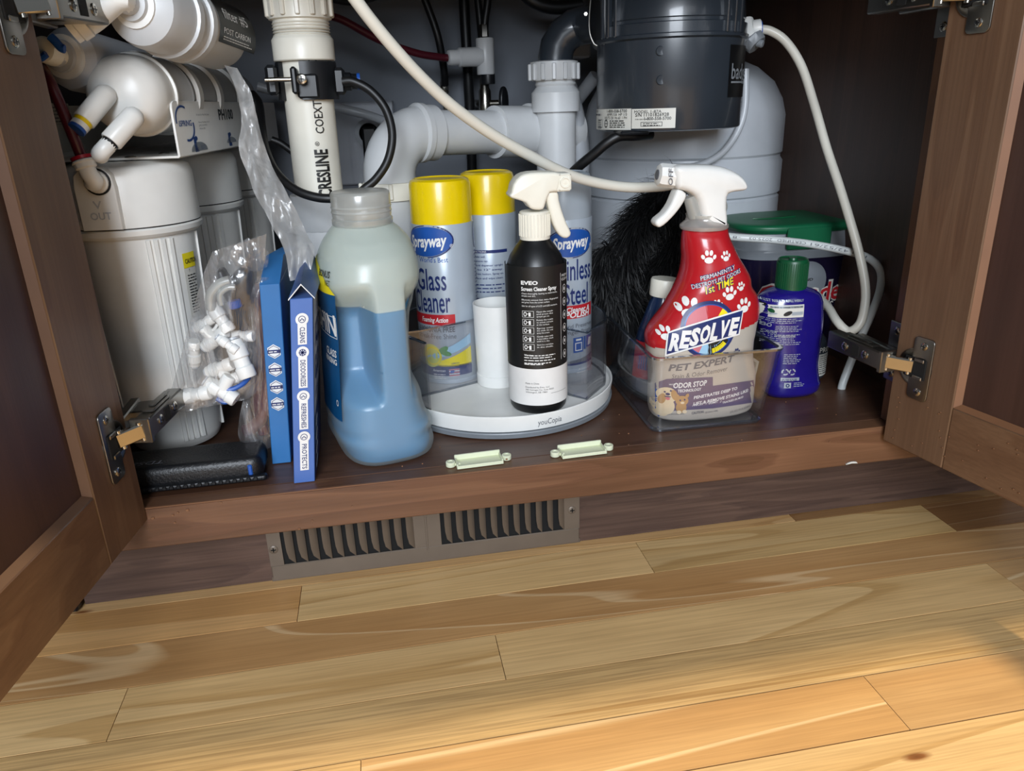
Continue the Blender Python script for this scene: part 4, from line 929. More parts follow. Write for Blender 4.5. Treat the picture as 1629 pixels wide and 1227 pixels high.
vs=[];fs=[];n=14
for i in range(n+1):
    q=i/n; u=-.050+q*.072; v1=.030+.020*q**2; v2=ZV(575)+.012*q; vs+=[f(u,ZV(590)),f(u,max(ZV(590),ZV(590)+.020*q**1.6)),f2(u,ZV(588)+.022*q**1.3),f2(u,ZV(588)+.030*q**1.2+.003)]
for i in range(n): fs.append((i*4,i*4+4,i*4+5,i*4+1))
mb.add(vs,fs,5); fs=[(i*4+2,i*4+6,i*4+7,i*4+3) for i in range(n)]; mb.add(vs,fs,8)
mb.rect(f,-.050,.022,.0105,ZV(588),0,14); mb.disc(f2,U+.0,ZV(573),.0125,.0130,6,24,2); mb.disc(f3,U+.002,ZV(573),.0100,.0105,5,24,2,r0=.82)
mb.disc(f3,U+.014,ZV(563),.0065,.0032,7,16,1,.6); mb.disc(f3,U+.017,ZV(568),.0060,.0028,7,16,1,-.3)
mb.text(f3,'LEMON',U+.026,ZV(586),.0018,9,bold=.02); mb.text(f3,'American',U+.008,ZV(598),.0030,1,ital=.2,width=.014); mb.greek(f3,U+.002,U+.018,ZV(603),.0011,3,1)
for k in range(5): mb.rect(f3,U+.019,U+.030,ZV(605)+k*.0017,ZV(605)+k*.0017+.0009,1 if k%2 else 10,1,1,.3)
mb.rect(f3,U+.020,U+.024,ZV(600),ZV(596),3,1,1,.3)
# back panel round the right side
mb.disc(f,.046,ZV(385),.0085,.014,0,20,2); mb.text(f2,'DIRECTIONS',.040,ZV(408),.0030,0,align='L'); mb.greek(f2,.0375,.055,ZV(412),.0018,22,0,2.1); mb.frame(f2,.036,.052,ZV(550),ZV(512),.0004,2); mb.greek(f2,.037,.055,ZV(548),.0016,12,0,1.9)
mb.build('printed_label',INK,t,world=False)
t,f,f2,f3=can((.1245,.262,TZ),'rear yellow-capped aerosol can showing its directions panel',.2165,.1725,'yellow',r=.0315)
mb=MB(); ZV=lambda py:at(785,py,.237).z-TZ
mb.rect(f,-.029,.016,ZV(401),ZV(396),0,8); mb.text(f2,'DIRECTIONS',-.026,ZV(400),.0022,1,align='L')
for i,s_ in enumerate(('1. Shake well.','2. Remove cap.','3. Hold dispenser upright','   6" to 12" away.','4. Press button. Spray on','   surface and wipe clean.')): mb.text(f,s_,-.026,ZV(408+i*6.8),.0022,0,align='L',bold=.01,width=None if len(s_)<16 else .036)
mb.greek(f,-.026,.014,ZV(452),.0017,3,0,2.4); mb.greek(f,-.026,.016,ZV(474),.0017,9,0,2.4); mb.rect(f,-.026,.018,ZV(516),ZV(515),0,8); mb.greek(f,-.026,.018,ZV(521),.0018,10,0,2.3)
mb.text(lambda u,v:f(u,v),'CAUTION',-.020,ZV(575),.004,0,bold=.02,rot=pi/2)
mb.build('printed_label',INK,t,world=False)
t,f,f2,f3=can((.1975,.2000,TZ),'stainless steel cleaner aerosol can behind the black spray bottle','.',0,'can') if False else can((.1960,.2060,TZ),'grey-capped stainless steel cleaner aerosol can behind the black spray bottle',.2165,.1705,'cangrey')
mb=MB(); ZV=lambda py:at(900,py,.1685).z-TZ; U=.002
logo(mb,f,f2,f3,U+.001,ZV(389),.0285,.0165)
mb.text(f2,'Stainless',.029,ZV(448),.0225,0,bold=.01,width=.050,align='R'); mb.text(f2,'Steel',.024,ZV(487),.0225,0,bold=.01,width=.030,align='R')
mb.rect(f,-.030,U+.031,ZV(510),ZV(489),2,10); mb.text(f3,'Cleaner &',U+.009,ZV(499),.0052,1,width=.030,ital=.2,bold=.02); mb.text(f3,'POLISH',U+.008,ZV(508),.0062,1,width=.030,ital=.2,bold=.03)
mb.text(f2,'Cleans and Preserves',U+.002,ZV(525),.0046,9,width=.056); mb.text(f2,'No Finger Prints',U+.004,ZV(535),.0046,9,width=.048)
mb.rect(f2,.004,.0165,ZV(565),ZV(541),3,5); mb.frame(f3,.006,.0145,ZV(562),ZV(549),.001,1); mb.rect(f3,.007,.0135,ZV(546),ZV(543),1,4); mb.rect(f2,.0175,.0205,ZV(562),ZV(541),3,2); mb.rect(f2,.0215,.031,ZV(560),ZV(541),3,4); mb.rect(f3,.0235,.029,ZV(557),ZV(545),1,3,sk=.2)
vs=[];fs=[];n=14
for i in range(n+1): q=i/n; u=-.030+q*.065; vs+=[f(u,.0105),f(u,ZV(583)+.008*q)]
for i in range(n): fs.append((i*2,i*2+2,i*2+3,i*2+1))
mb.add(vs,fs,0); mb.rect(f,-.03,.035,ZV(583)+.001,ZV(574),4,14); mb.text(f2,'American',.018,ZV(594),.003,1,ital=.2); mb.greek(f2,.008,.028,ZV(598),.0012,4,1)
mb.build('printed_label',INK,t,world=False)
# black screen-cleaner bottle
ex,ey_=.1435,.0950
es=thing('spray_bottle','matte black screen cleaner spray bottle with white trigger head, on turntable','bottle',(ex,ey_,TZ))
ZE=lambda py,Y=.0925:at(855,py,Y).z-TZ
re=.0288
HS=ZE(378)
prof=[(.021,.0004),(.0260,.001),(.0278,.004),(re-.0002,.010),(re,.03),(re,HS-.034),(re-.0010,HS-.026),(re-.0045,HS-.016),(re-.0105,HS-.007),(.0150,HS-.003),(.0135,HS)]
mb=MB(); mb.lathe(prof,seg=64); mb.build('bottle_body','matblack',es,world=False)
HC=HS; mb=MB(); mb.lathe([(.0140,HC-.002),(.0142,HC+.001),(.0140,HC+.0235),(.0128,HC+.0245)],seg=40)
for k in range(30):
    T=Matrix.Rotation(2*pi*k/30,4,'Z'); mb.box(-.0006,.0006,-.0148,-.0138,HC+.002,HC+.022,.0002,0,T)
mb.build('collar','warmwhite',es,world=False)
def wpoly(pts,Y,inv): return [((inv@at(px,py,Y)).x,(inv@at(px,py,Y)).z) for px,py in pts]
inv=WM[es.name].inverted(); Y=.088
mb=MB(); mb.pillow(wpoly([(812,305),(815,292),(826,279),(842,274),(868,273),(890,275),(889,290),(884,304),(873,305),(866,322),(862,332),(850,333),(841,330),(835,322),(822,317),(812,314),(809,310)],Y,inv),-.002,.024,.0028,0,2); mb.build('spray_head','warmwhite',es,world=False)
T=Matrix.Translation((0,0,0)); a=inv@at(877,276,Y); b=inv@at(907,303,Y)
mb=MB(); mb.box(a.x,b.x,-.0135,.009,b.z,a.z,.0018); mb.frame(lambda u,v:Vector((u,-.0139,v)),(a.x*2+b.x)/3,b.x-.001,b.z+.001,a.z-.001,.0006); mb.lathe([(.0048,0),(.0048,.0014),(.0036,.0014),(.0036,.0004),(.0012,.0004),(.0012,.001)],((a.x*.35+b.x*.65),-.0135,(a.z+b.z)/2),(0,-1,0),20); mb.build('nozzle','warmwhite',es,world=False)
mb=MB(); mb.pillow(wpoly([(868,306),(886,304),(889,318),(894,336),(901,355),(908,370),(905,377),(898,379),(889,374),(880,358),(874,338),(869,320)],Y,inv),-.003,.013,.0028,0,2); mb.build('trigger','warmwhite',es,world=False)
f=wrap(0,0,re,.0005,-.05); f2=wrap(0,0,re,.0009,-.05); f3=f2
ZL=lambda py:at(858,py,.0655).z-TZ
mb=MB(); mb.rect(f,-.0560,.0560,ZL(587),ZL(425),1,40); mb.rect(f,-.053,.050,.0105,ZL(588),0,40)
mb.text(f2,'EVEO',-.0105,ZL(453),.0033,0,bold=.04,width=.0155); mb.text(f2,'Screen Cleaner Spray',-.0015,ZL(463),.0035,0,bold=.03,width=.0335)
for i,s_ in enumerate(('Cleans thoroughly, leaving no watermarks,','streaks and dirt.')): mb.text(f2,s_,-.018,ZL(468.5+i*3.8),.0015,0,align='L',width=.034 if i==0 else .013)
for i,s_ in enumerate(('Effectively removes dust, stains, fingerprints','and grime from the screen surface.')): mb.text(f2,s_,-.018,ZL(478.5+i*4),.0015,0,align='L',width=.035 if i==0 else .026)
mb.text(f2,'Safe for all types of LCD and LED monitors.',-.018,ZL(488.5),.0015,0,align='L',width=.034)
ins=(('Open the nozzle','and press the','sprayer gun on.'),('Rotate the nozzle','to unlock and aim','at the surface.'),('Spray onto','the cloth. Do not','spray the screen.'),('Gently wipe with','a microfiber cloth','until it is dry.'),('Store in a cool place','in the shade.'))
for i in range(5):
    z1=ZL(495+i*13.2); z0=ZL(505.5+i*13.2); mb.frame(f2,-.0178,-.0070,z0,z1,.0003,0); mb.disc(f2,-.0150,(z0+z1)/2,.0016,.0022,0,10,1,r0=.6); mb.rect(f2,-.0118,-.0098,z0+.001,z1-.0015,0); mb.rect(f2,-.0140,-.0100,(z0+z1)/2,(z0+z1)/2+.0005,0)
    for j,s_ in enumerate(ins[i]): mb.text(f2,s_,-.0045,z1-.0014-j*.0023,.0014,0,align='L',width=.0155 if j<2 else .012)
mb.text(f2,'Warning:',-.017,ZL(567),.0016,0,align='L',bold=.03); mb.greek(f2,-.011,.017,ZL(567),.0012,1,0); mb.greek(f2,-.017,.017,ZL(570.5),.0012,3,0,2.3); mb.greek(f2,-.017,.008,ZL(581),.0012,1,0)
mb.rect(f2,.0206,.0210,ZL(578),ZL(439),0); mb.text(f2,'PREMIUM',.0228,ZL(446),.0024,0,align='L'); mb.text(f2,'CLEANING',.0222,ZL(452),.0024,0,align='L')
for i in range(6): mb.disc(f2,.0268,ZL(466+i*21),.0030,.0042,0,16,1,r0=.86); mb.disc(f2,.0268,ZL(466+i*21),.0012,.0018,0,8,1)
mb.text(f2,'Made in China',-.0165,ZL(612),.0016,1,align='L'); mb.text(f2,'Distributed by Eveo, LLC',-.0165,ZL(618),.0016,1,align='L'); mb.text(f2,'300 Carnegie Ctr, Suite 400D',-.0165,ZL(622),.0016,1,align='L'); mb.text(f2,'Wilmington, DE 19801',-.0165,ZL(626),.0016,1,align='L')
mb.rect(f2,.008,.028,ZL(628),ZL(627.6),1,4,sk=0)
mb.build('printed_label',['inkwhite','inkblack'],es,world=False)
# ================================================================ cartons left of the jug
def carton(name,label,x0,x1,y0,y1,h,col,cat='box'):
    t=thing(name,label,cat,((x0+x1)/2,y0,SH)); return t
bx=carton('carton','blue flat carton with four small hexagon badges, left of the labelled carton',0,0,0,0,0,'')
A=at(413,452,.062);B=at(442,446,.062);C_=atz(433,741,SH);D_=atz(463,737,SH)
bx0,bx1=C_.x,D_.x; by=.0600; tl=(A.x-C_.x)
def lean(mb,tlx,h): mb.v=[Vector((p.x+tlx*(p.z-SH)/h,p.y,p.z)) for p in mb.v]; return mb
hz=A.z-SH
mb=MB().box(bx0,bx1,by,by+.150,SH+.0005,SH+hz,.0006); lean(mb,tl,hz).build('carton_body','boxblue',bx)
mb=MB(); z=SH+hz; mb.add([(bx0+tl,by,z),(bx1+tl,by,z),(bx1+tl+.002,by+.035,z+.018),(bx0+tl+.004,by+.035,z+.018),(bx1+tl+.002,by+.150,z+.006),(bx0+tl+.004,by+.150,z+.006)],[(0,1,2,3),(3,2,4,5),(0,3,5),(1,4,2)]); mb.build('top_flap','boxblue',bx)
mb=MB(); fx_=lambda u,v:Vector((bx0+u+tl*(v-SH)/hz,by-.0006,v)); fx2=lambda u,v:fx_(u,v)+Vector((0,-.0004,0)); wdt=bx1-bx0
for py in (559,588,616,643):
    z=at(437,py,by).z; mb.disc(fx_,wdt*.5,z,.0060,.0068,0,6,1,rot=pi/6); mb.disc(fx2,wdt*.5,z,.0052,.0058,1,6,1,rot=pi/6,r0=.9); mb.rect(fx2,wdt*.5-.0055,wdt*.5+.0055,z-.0016,z+.0016,1); mb.greek(lambda u,v:fx2(u,v)+Vector((0,-.0003,0)),wdt*.5-.0045,wdt*.5+.005,z-.0005,.0012,1,0)
mb.build('badges',['inkwhite','navy'],bx)
b2_=thing('carton','periwinkle carton with open top and CLEANS, DEODORIZES, REFRESHES, PROTECTS spine','box',(-.08,.016,SH))
A=at(462,474,.016);C_=atz(468,769,SH);D_=atz(501,766,SH); cx0,cx1=C_.x,D_.x; cy0=.0155; cw=cx1-cx0; hz2=A.z-SH; tl2=(at(463,474,cy0).x-cx0)*.95
CD=.085
mb=MB().box(cx0,cx1,cy0,cy0+CD,SH+.0005,SH+hz2-.001,.0005); lean(mb,tl2,hz2); mb.build('carton_body','boxblue2',b2_)
# right face print panels
def fr(u,v): return Vector((cx1+tl2*(v-SH)/hz2+.0005,cy0+u,v))
fr2=lambda u,v:fr(u,v)+Vector((.0004,0,0))
mb=MB(); mb.rect(fr,.001,CD-.002,SH+.060,SH+hz2-.003,0,2,3); mb.add([fr(.001,SH+.060),fr(CD-.002,SH+.060),fr(CD-.002,SH+.085)],[(0,1,2)],1); mb.rect(fr,.001,CD-.002,SH+.002,SH+.0598,1,2,2)
mb.text(fr2,'ICE',.020,SH+.118,.020,1,bold=.03,rot=0,align='L'); mb.text(fr2,'GLO',.010,SH+.090,.020,1,bold=.03,align='L',width=.045); mb.text(fr2,'cleaner',.008,SH+.075,.009,1,align='L')
for k in range(4): mb.disc(fr2,.020+.0*k,SH+.012+.013*k,.012,.005,0,18,1); mb.greek(lambda u,v:fr2(u,v)+Vector((.0003,0,0)),.012,.028,SH+.0115+.013*k,.0018,1,1)
mb.build('side_panel_print',['boxpale','navy'],b2_)
zt2=SH+hz2; ex0,ex1=cx0+tl2,cx1+tl2
mb=MB(); rz=zt2+.011; xm=(ex0+ex1)/2+.001
for (xa,xb) in ((ex0-.0015,xm),(ex1+.0015,xm)):
    mb.add([(xa,cy0,zt2-.001),(xb,cy0,rz),(xb+.003,cy0+.075,rz+.019),(xa+.003,cy0+.075,zt2+.004),(xa,cy0+.0006,zt2-.002),(xb,cy0+.0006,rz-.001),(xb+.003,cy0+.0756,rz+.018),(xa+.003,cy0+.0756,zt2+.003)],[(0,1,2,3),(4,5,6,7),(0,1,5,4),(1,2,6,5),(2,3,7,6)])
mb.build('top_flap','boxblue2',b2_)
mb=MB(); 
for (xa,xb) in ((ex0-.0015,xm),(ex1+.0015,xm)):
    mb.add([(xa,cy0-.0003,zt2-.001),(xb,cy0-.0003,rz),(xb,cy0-.0003,rz-.0012),(xa,cy0-.0003,zt2-.0022)],[(0,1,2,3)])
mb.build('flap_edge','inkwhite',b2_)
mb=MB().add([(ex0+.001,cy0+.002,zt2),(ex1-.001,cy0+.002,zt2),(ex1-.001,cy0+.004,zt2+.0030),(ex0+.003,cy0+.004,zt2+.0045)],[(0,1,2,3)])
fs_=lambda u,v:Vector((cx0+u+tl2*(v-SH)/hz2,cy0-.0006,v)); fs2=lambda u,v:fs_(u,v)+Vector((0,-.0004,0)); fs3=lambda u,v:fs_(u,v)+Vector((0,-.0007,0))
mb=MB()
for wd_,pt,pb in (('CLEANS',502,548),('DEODORIZES',555,617),('REFRESHES',625,683),('PROTECTS',690,748)):
    z1=at(480,pt,cy0).z; z0=at(482,pb,cy0).z; m_=cw*.52
    mb.rect(fs_,m_-.0036,m_+.0036,z0,z1-.003,0); mb.disc(lambda u,v:fs_(u,v)+Vector((0,-.0002,0)),m_,z1-.003,.0052,.0052,0,20,1)
    mb.disc(fs2,m_,z1-.003,.0030,.0030,1,14,1,r0=.82)
    if wd_=='DEODORIZES':
        for k in range(4): mb.rect(lambda u,v,k=k:fs3(m_+u*cos(k*pi/4)-v*sin(k*pi/4),z1-.003+u*sin(k*pi/4)+v*cos(k*pi/4)),-.0030,.0030,-.0004,.0004,1)
    else:
        for k in range(3): mb.disc(fs3,m_-.0012+.0012*k,z1-.0035+.0009*(k%2),.0006,.0006,1,8,1)
    mb.text(fs2,wd_,m_-.0018,z1-.0095,.0040,1,align='L',rot=-pi/2,width=(z1-.0095)-(z0+.0015),bold=.01)
mb.build('spine_print',['inkwhite','navy'],b2_)
# ================================================================ blue jug
JY=.082
def px_rings(Y,rows,ryf,n=2.6,cyf=0,dy=0):
    out=[]
    for r_ in rows:
        py,xl,xr=r_[:3]; a=at(xl,py,Y); b=at(xr,py,Y); rx=(b.x-a.x)/2
        ry=r_[3] if len(r_)>3 else rx*ryf; nn=r_[4] if len(r_)>4 else n
        out.append(((a.z+b.z)/2,(a.x+b.x)/2,Y+dy,rx,ry,nn))
    return out
jg=thing('jug','frosted plastic jug two thirds full of blue liquid','jug',(-.0,.085,SH))
# silhouettes measured at the jug's middle plane; base lowered onto the shelf
rows=[(352,531,622,.026,2.1),(364,522,636,.033,2.1),(380,512,650,.044,2.2),(402,504,659,.055,2.3),(430,501,664,.060,2.4),(460,504,666,.062,2.5),(485,508,663,.063,2.6),(505,511,658,.063,2.7),(540,513,657,.063,2.8),(590,516,660,.063,2.9),(625,519,664,.063,3.0),(650,521,672,.063,3.0),(672,524,678,.063,3.0)]
R=px_rings(JY,rows,.8)
zl=R[-1][0]; R=[r_ for r_ in R]
k=R[-1]; R+= [(SH+.030,k[1]+.0015,JY,k[3]*1.015,.063,3.0),(SH+.012,k[1]+.003,JY,k[3]*.985,.062,3.0),(SH+.003,k[1]+.0035,JY,k[3]*.93,.058,3.0),(SH+.0006,k[1]+.0035,JY,k[3]*.86,.054,3.0)]
R=[(a_,b_,c_,math.sqrt(max(1e-6,d_**2-(e_*.92*.27)**2))/.966,e_*.92,f_) for a_,b_,c_,d_,e_,f_ in R]
JB=Body(R)
JPV=Vector((R[8][1],JY,0)); JRM=Matrix.Translation(JPV)@Matrix.Rotation(math.radians(15),4,'Z')@Matrix.Translation(-JPV)
def jr(mb): mb.v=[JRM@p for p in mb.v]; return mb
gz0,gz1=at(600,612,.03).z,at(600,505,.03).z
def sstep(a,b,x): t=max(0,min(1,(x-a)/(b-a))); return t*t*(3-2*t)
hc=R[8][1]+.009
def jdisp(p):
    # grip recesses either side of the handle bar, on the front half
    if p.y>JY: return p
    zin=sstep(gz0-.022,gz0+.006,p.z)*(1-sstep(gz1-.010,gz1+.030,p.z))
    l=sstep(.0125,.0195,hc-p.x); r_=sstep(.0125,.0175,p.x-hc)
    k=zin*max(l,r_*.8)
    return Vector((p.x-(.003*r_*zin),p.y+.042*k*sstep(0,.025,JY-p.y),p.z))
ZQ=at(600,497,.03).z
mb=MB(); JB.mesh(mb,120,256,disp=jdisp); jr(mb).build('jug_body','hdpe',jg,sharp=75)
mb=MB(); JB.mesh(mb,100,256,z0=SH+.004,z1=ZQ,inset=.0035,disp=lambda p:jdisp(p)+Vector((0,.0006,0))); jr(mb).build('liquid','liquid',jg,sharp=60)
mb=MB(); JB.mesh(mb,40,96,z0=ZQ-.0005,z1=R[0][0]-.001,inset=.0014,disp=jdisp,caps=False); jr(mb).build('dry_inner_wall','hdpedry',jg,sharp=75)
zc_=R[0][0]; ccx=(R[0][1]); 
mb=MB(); mb.lathe([(.0245,zc_-.003),(.0262,zc_-.001),(.0262,zc_+.003),(.0250,zc_+.004),(.0255,zc_+.006),(.0255,zc_+.023),(.0246,zc_+.0255),(.0235,zc_+.0262),(.004,zc_+.0262)],(ccx,JY,0),(0,0,1),56); 
for k in range(2): mb.lathe([(.0255,zc_+.008+k*.004),(.0261,zc_+.009+k*.004),(.0255,zc_+.0105+k*.004)],(ccx,JY,0),(0,0,1),56,caps=False)
mb.build('screw_cap','neckclear',jg,sharp=50)
# side label (left face)
def jl(u,v,off=.0006):
    cx,cy,rx,ry,n=JB.at(v); t=max(-.99,min(.99,(u)/ry)); x=cx-rx*(1-abs(t)**n)**(1/n)-off; return Vector((x,cy+u,v))
zA,zB,zC=at(540,472,.035).z,at(540,425,.035).z,SH+.045
mb=MB(); mb.rect(lambda u,v:jl(u,v),-.036,.050,zC,zA,0,24,20)
vs=[];fs=[];n=16
for i in range(n+1):
    q=i/n; u=-.036+q*.085; v1=zA+(zB-zA)*min(1,math.sin(min(1,q*1.8)*pi/2)); vs+=[jl(u,zA),jl(u,(zA+v1)/2),jl(u,v1)]
for i in range(n):
    for j in range(2): fs.append((i*3+j,i*3+3+j,i*3+4+j,i*3+1+j))
mb.add(vs,fs,1)
j2=lambda u,v:jl(-u,v,.0011); 
mb.text(j2,'BONUS',.030,zA+.014,.0055,2,align='R',bold=.02,rot=0,width=.02); mb.text(j2,'NET',.031,zA+.007,.005,2,align='R',width=.008)
mb.text(j2,'SHIN',.034,at(540,535,.04).z,.018,3,align='R',bold=.02,width=.05); mb.frame(j2,-.018,.035,at(540,540,.04).z,at(540,505,.04).z,.0006,3)
mb.text(j2,'GLASS',.033,at(540,570,.04).z,.0062,3,align='R',bold=.02); mb.text(j2,'RINSING',.033,at(540,582,.04).z,.005,3,align='R',bold=.02); mb.disc(j2,.030,at(540,643,.04).z,.002,.003,3,12,1,r0=.7)
jr(mb).build('side_label',[pm('label_teal_blue','#0f4a78',.35),'yellowink','inkblack','inkwhite'],jg,sharp=60)
# ================================================================ clear tray and what stands in it
FL=atz(1037,690,SH); FR=atz(1214,673,SH); BL=atz(988,602,SH)
tr=thing('tray','clear plastic storage tray holding the red spray bottle','tray',((FL.x+FR.x)/2,.12,SH))
tw=(FR.x-FL.x); td=.155; ux=Vector((FR.x-FL.x,FR.y-FL.y,0)).normalized(); uy=Vector((-ux.y,ux.x,0))
if (BL-FL).dot(uy)<0: uy=-uy
def rrect(x0,x1,y0,y1,r,n=5):
    out=[]
    for cx,cy,a0 in ((x1-r,y1-r,0),(x0+r,y1-r,90),(x0+r,y0+r,180),(x1-r,y0+r,270)):
        for k in range(n+1): a=math.radians(a0+90*k/n); out.append((cx+r*cos(a),cy+r*sin(a)))
    return out
TH=.078
def tring(z,th=0):
    f_=z/TH*.0125; return [FL+ux*x+uy*y+Vector((0,0,z)) for x,y in rrect(-f_*.25+th,tw+f_+th*-1,-f_*.6+th,td+f_-th,.010-th*.5)]
def lrings(mb,rings,caps=(False,False),mi=0):
    n=len(rings[0]); vs=[p for r_ in rings for p in r_]; fs=[]
    for i in range(len(rings)-1):
        for k in range(n): fs.append((i*n+k,i*n+(k+1)%n,(i+1)*n+(k+1)%n,(i+1)*n+k))
    if caps[0]: fs.append(tuple(range(n))[::-1])
    if caps[1]: fs.append(tuple((len(rings)-1)*n+k for k in range(n)))
    mb.add(vs,fs,mi)
mb=MB(); lrings(mb,[tring(z) for z in (.003,.02,.045,TH)]); lrings(mb,[tring(z,.0024) for z in (.003,.02,.045,TH)]); mb.build('tray_wall','tray',tr)
mb=MB(); lrings(mb,[tring(TH-.0016,.0024),tring(TH-.001,-.0008),tring(TH+.0012,-.0008),tring(TH+.0012,.0026),tring(TH-.0016,.0024)]); mb.build('rim','trayedge',tr)
mb=MB(); lrings(mb,[tring(.0006,.004),tring(.0006,.0005),tring(.003,-.0002),tring(.0042,.002)]); lrings(mb,[tring(.0006,.004),tring(.0034,.004)],(True,True)); mb.build('tray_base','trayedge',tr)
# barcode sticker on its back right
mb=MB(); fbk=lambda u,v:FL+ux*(tw-.033+u)+uy*(.030)+Vector((0,0,v))
pz=at(1220,590,.085)
def fsk(u,v): return Vector((pz.x+u,.085+.0*u,pz.z+v))
SL=tw+.0045
def frt(u,v): return FL+ux*(tw+v/TH*.0125-.0030)+uy*u+Vector((0,0,v))
mb.rect(frt,.030,.066,.022,.054,0); 
v=.0245
while v<.0515: 
    h_=random.choice((.0004,.0006,.0009)); mb.rect(lambda a_,b_:frt(a_,b_)-ux*.0003,.034,.062,v,v+h_,1); v+=h_+random.choice((.0005,.0008))
mb.build('barcode_sticker',['label','inkblack'],tr)
# --- red stain remover bottle
RY=.073
rb=thing('spray_bottle','red and grey pet stain spray bottle with white trigger, standing in the clear tray','bottle',(.3,RY,SH+.0045))
rows=[(362,1087,1156,.016,2),(376,1086,1157,.020,2.1),(392,1086,1163,.0225,2.2),(408,1087,1170,.024,2.3),(425,1085,1180,.026,2.3),(442,1080,1188,.027,2.4),(456,1073,1190,.028,2.4),(470,1065,1198,.028,2.5),(488,1054,1202,.029,2.5),(505,1040,1201,.030,2.5),(518,1031,1198,.030,2.5),(530,1028,1196,.030,2.5),(545,1030,1193,.030,2.5),(570,1033,1192,.030,2.5),(600,1034,1196,.030,2.5),(630,1036,1199,.029,2.5),(650,1037,1201,.029,2.5)]
R=px_rings(RY,rows,.5); k=R[-1]; zb_=SH+.0048
R=[r_ for r_ in R if r_[0]>zb_+.016]; k=R[-1]
R+=[(zb_+.010,k[1],RY,k[3]*.985,.030,2.6),(zb_+.003,k[1],RY,k[3]*.95,.028,2.6),(zb_+.0003,k[1],RY,k[3]*.88,.024,2.6)]
RB=Body(R)
zr=at(1100,563,RY-.028).z; zr2=at(1190,512,RY-.028).z; xr1=at(1030,563,RY).x; xr2=at(1190,512,RY).x
rf=RB.front(.0); xlo,zlo=at(1036,562,RY-.024).x,at(1036,562,RY-.024).z; xhi,zhi=at(1195,515,RY-.02).x,at(1195,515,RY-.02).z
zwh=at(1110,648,RY-.03).z
def rsplit(c): 
    return 0 if c.z>zlo+(zhi-zlo)*(c.x-xlo)/(xhi-xlo) else 1
mb=MB(); RB.mesh(mb,150,96,mif=rsplit); bod=mb.build('bottle_body',['red','greybeige'],rb,sharp=60)
D=RB.front(.0005); D2=RB.front(.0009); D3=RB.front(.0013); D4=RB.front(.0017); D5=RB.front(.0021)
def uv(px,py,Y=RY-.0285):
    for _ in range(4):
        p=at(px,py,Y); Y=D(p.x,p.z).y
    return p.x,p.z
def blob(mb,fn,pts,mi,sm=3,k=1):
    P_=[Vector((*uv(*p),0)) for p in pts]
    if sm>1: P_=crom(P_,sm,True)
    c=sum(P_,Vector())/len(P_); n=len(P_); vs=[fn(c.x,c.y)];rg=3
    for j in range(1,rg+1):
        for p in P_: q=c.lerp(p,j/rg); vs.append(fn(q.x,q.y))
    fs=[(0,1+i,1+(i+1)%n) for i in range(n)]
    for j in range(rg-1):
        for i in range(n): a=1+j*n; fs.append((a+i,a+n+i,a+n+(i+1)%n,a+(i+1)%n))
    mb.add(vs,fs,mi)
mb=MB(); S=.00062
for px,py,r_,ro in ((1128,411,13,0),(1155,409,10,.1),(1047,523,14,0),(1097,494,22,-.1),(1141,487,11,.1),(1161,469,14,.1),(1179,457,9,.2),(1184,488,15,.1)):
    u,v=uv(px,py); mb.paw(D,u,v,r_*S,0,ro)
# slanted headline
sl=math.atan2(uv(1160,422)[1]-uv(1120,440)[1],uv(1160,422)[0]-uv(1120,440)[0]); sl=.29
def T_(fn,st,px,py,hpx,wpx,mi,bold=.03,ital=.2,rot=sl): 
    u,v=uv(px,py); mb.text(fn,st,u,v,hpx*S,mi,bold=bold,ital=ital,rot=rot,width=wpx*S)
for fn,mi,bo in ((D,1,.075),(D3,0,.0)):
    T_(fn,'PERMANENTLY',1144,438,6,54,mi,bo); T_(fn,'DESTROYS PET ODORS',1143,448.5,6,76,mi,bo)
for fn,mi,bo in ((D2,1,.08),(D4,2,.01)): T_(fn,'1st TIME',1145,460,10.5,44,mi,bo)
# round emblem
u,v=uv(1128,525); 
mb.disc(D2,u,v,.0270,.0275,1,36,5); mb.disc(D3,u,v,.0240,.0245,3,36,5)
for k,(mi,a0,a1,r0) in enumerate(((10,1.7,3.0,.25),(8,.9,1.75,.2),(2,.25,1.0,.35),(9,-.3,.4,.4),(4,-2.2,-.7,.15),(3,-3.0,-2.2,.3),(6,-1.6,-.5,.55),(10,3.6,4.3,.7),(2,4.9,5.6,.8))):
    mb.disc(D4,u,v,.0230,.0235,mi,12,3,0,a0,a1,r0)
mb.disc(D5,u+.004,v+.008,.006,.004,0,14,1,.4)
# big name on a dark blue ribbon
q=[(1057,563),(1062,530),(1100,519),(1140,513),(1181,493),(1178,520),(1175,527),(1148,533),(1115,549),(1085,556)]
ru=lambda a,b,t:(a[0]+(b[0]-a[0])*t,a[1]+(b[1]-a[1])*t)
def ribbon(fn,tl_,tr_,bl_,br_,mi,n=14):
    vs=[];fs=[]
    for i in range(n+1):
        t=i/n; 
        for k in range(5): p=ru(ru(tl_,tr_,t),ru(bl_,br_,t),k/4); vs.append(fn(*uv(*p)))
    for i in range(n):
        for k in range(4): fs.append((i*5+k,i*5+k+1,i*5+k+6,i*5+k+5))
    mb.add(vs,fs,mi)
F6=RB.front(.0024);F7=RB.front(.0028);F8=RB.front(.0032);F9=RB.front(.0036)
ribbon(F6,(1060,527),(1182,490),(1056,567),(1175,532),0); ribbon(F7,(1062,529),(1180,493),(1059,563),(1173,530),1)
u,v=uv(1117,557); lt='RESOLVE'; 
wds=[.95,.9,.92,1.0,.80,.95,.9]; tot=sum(wds); W0=108; x=1064; 
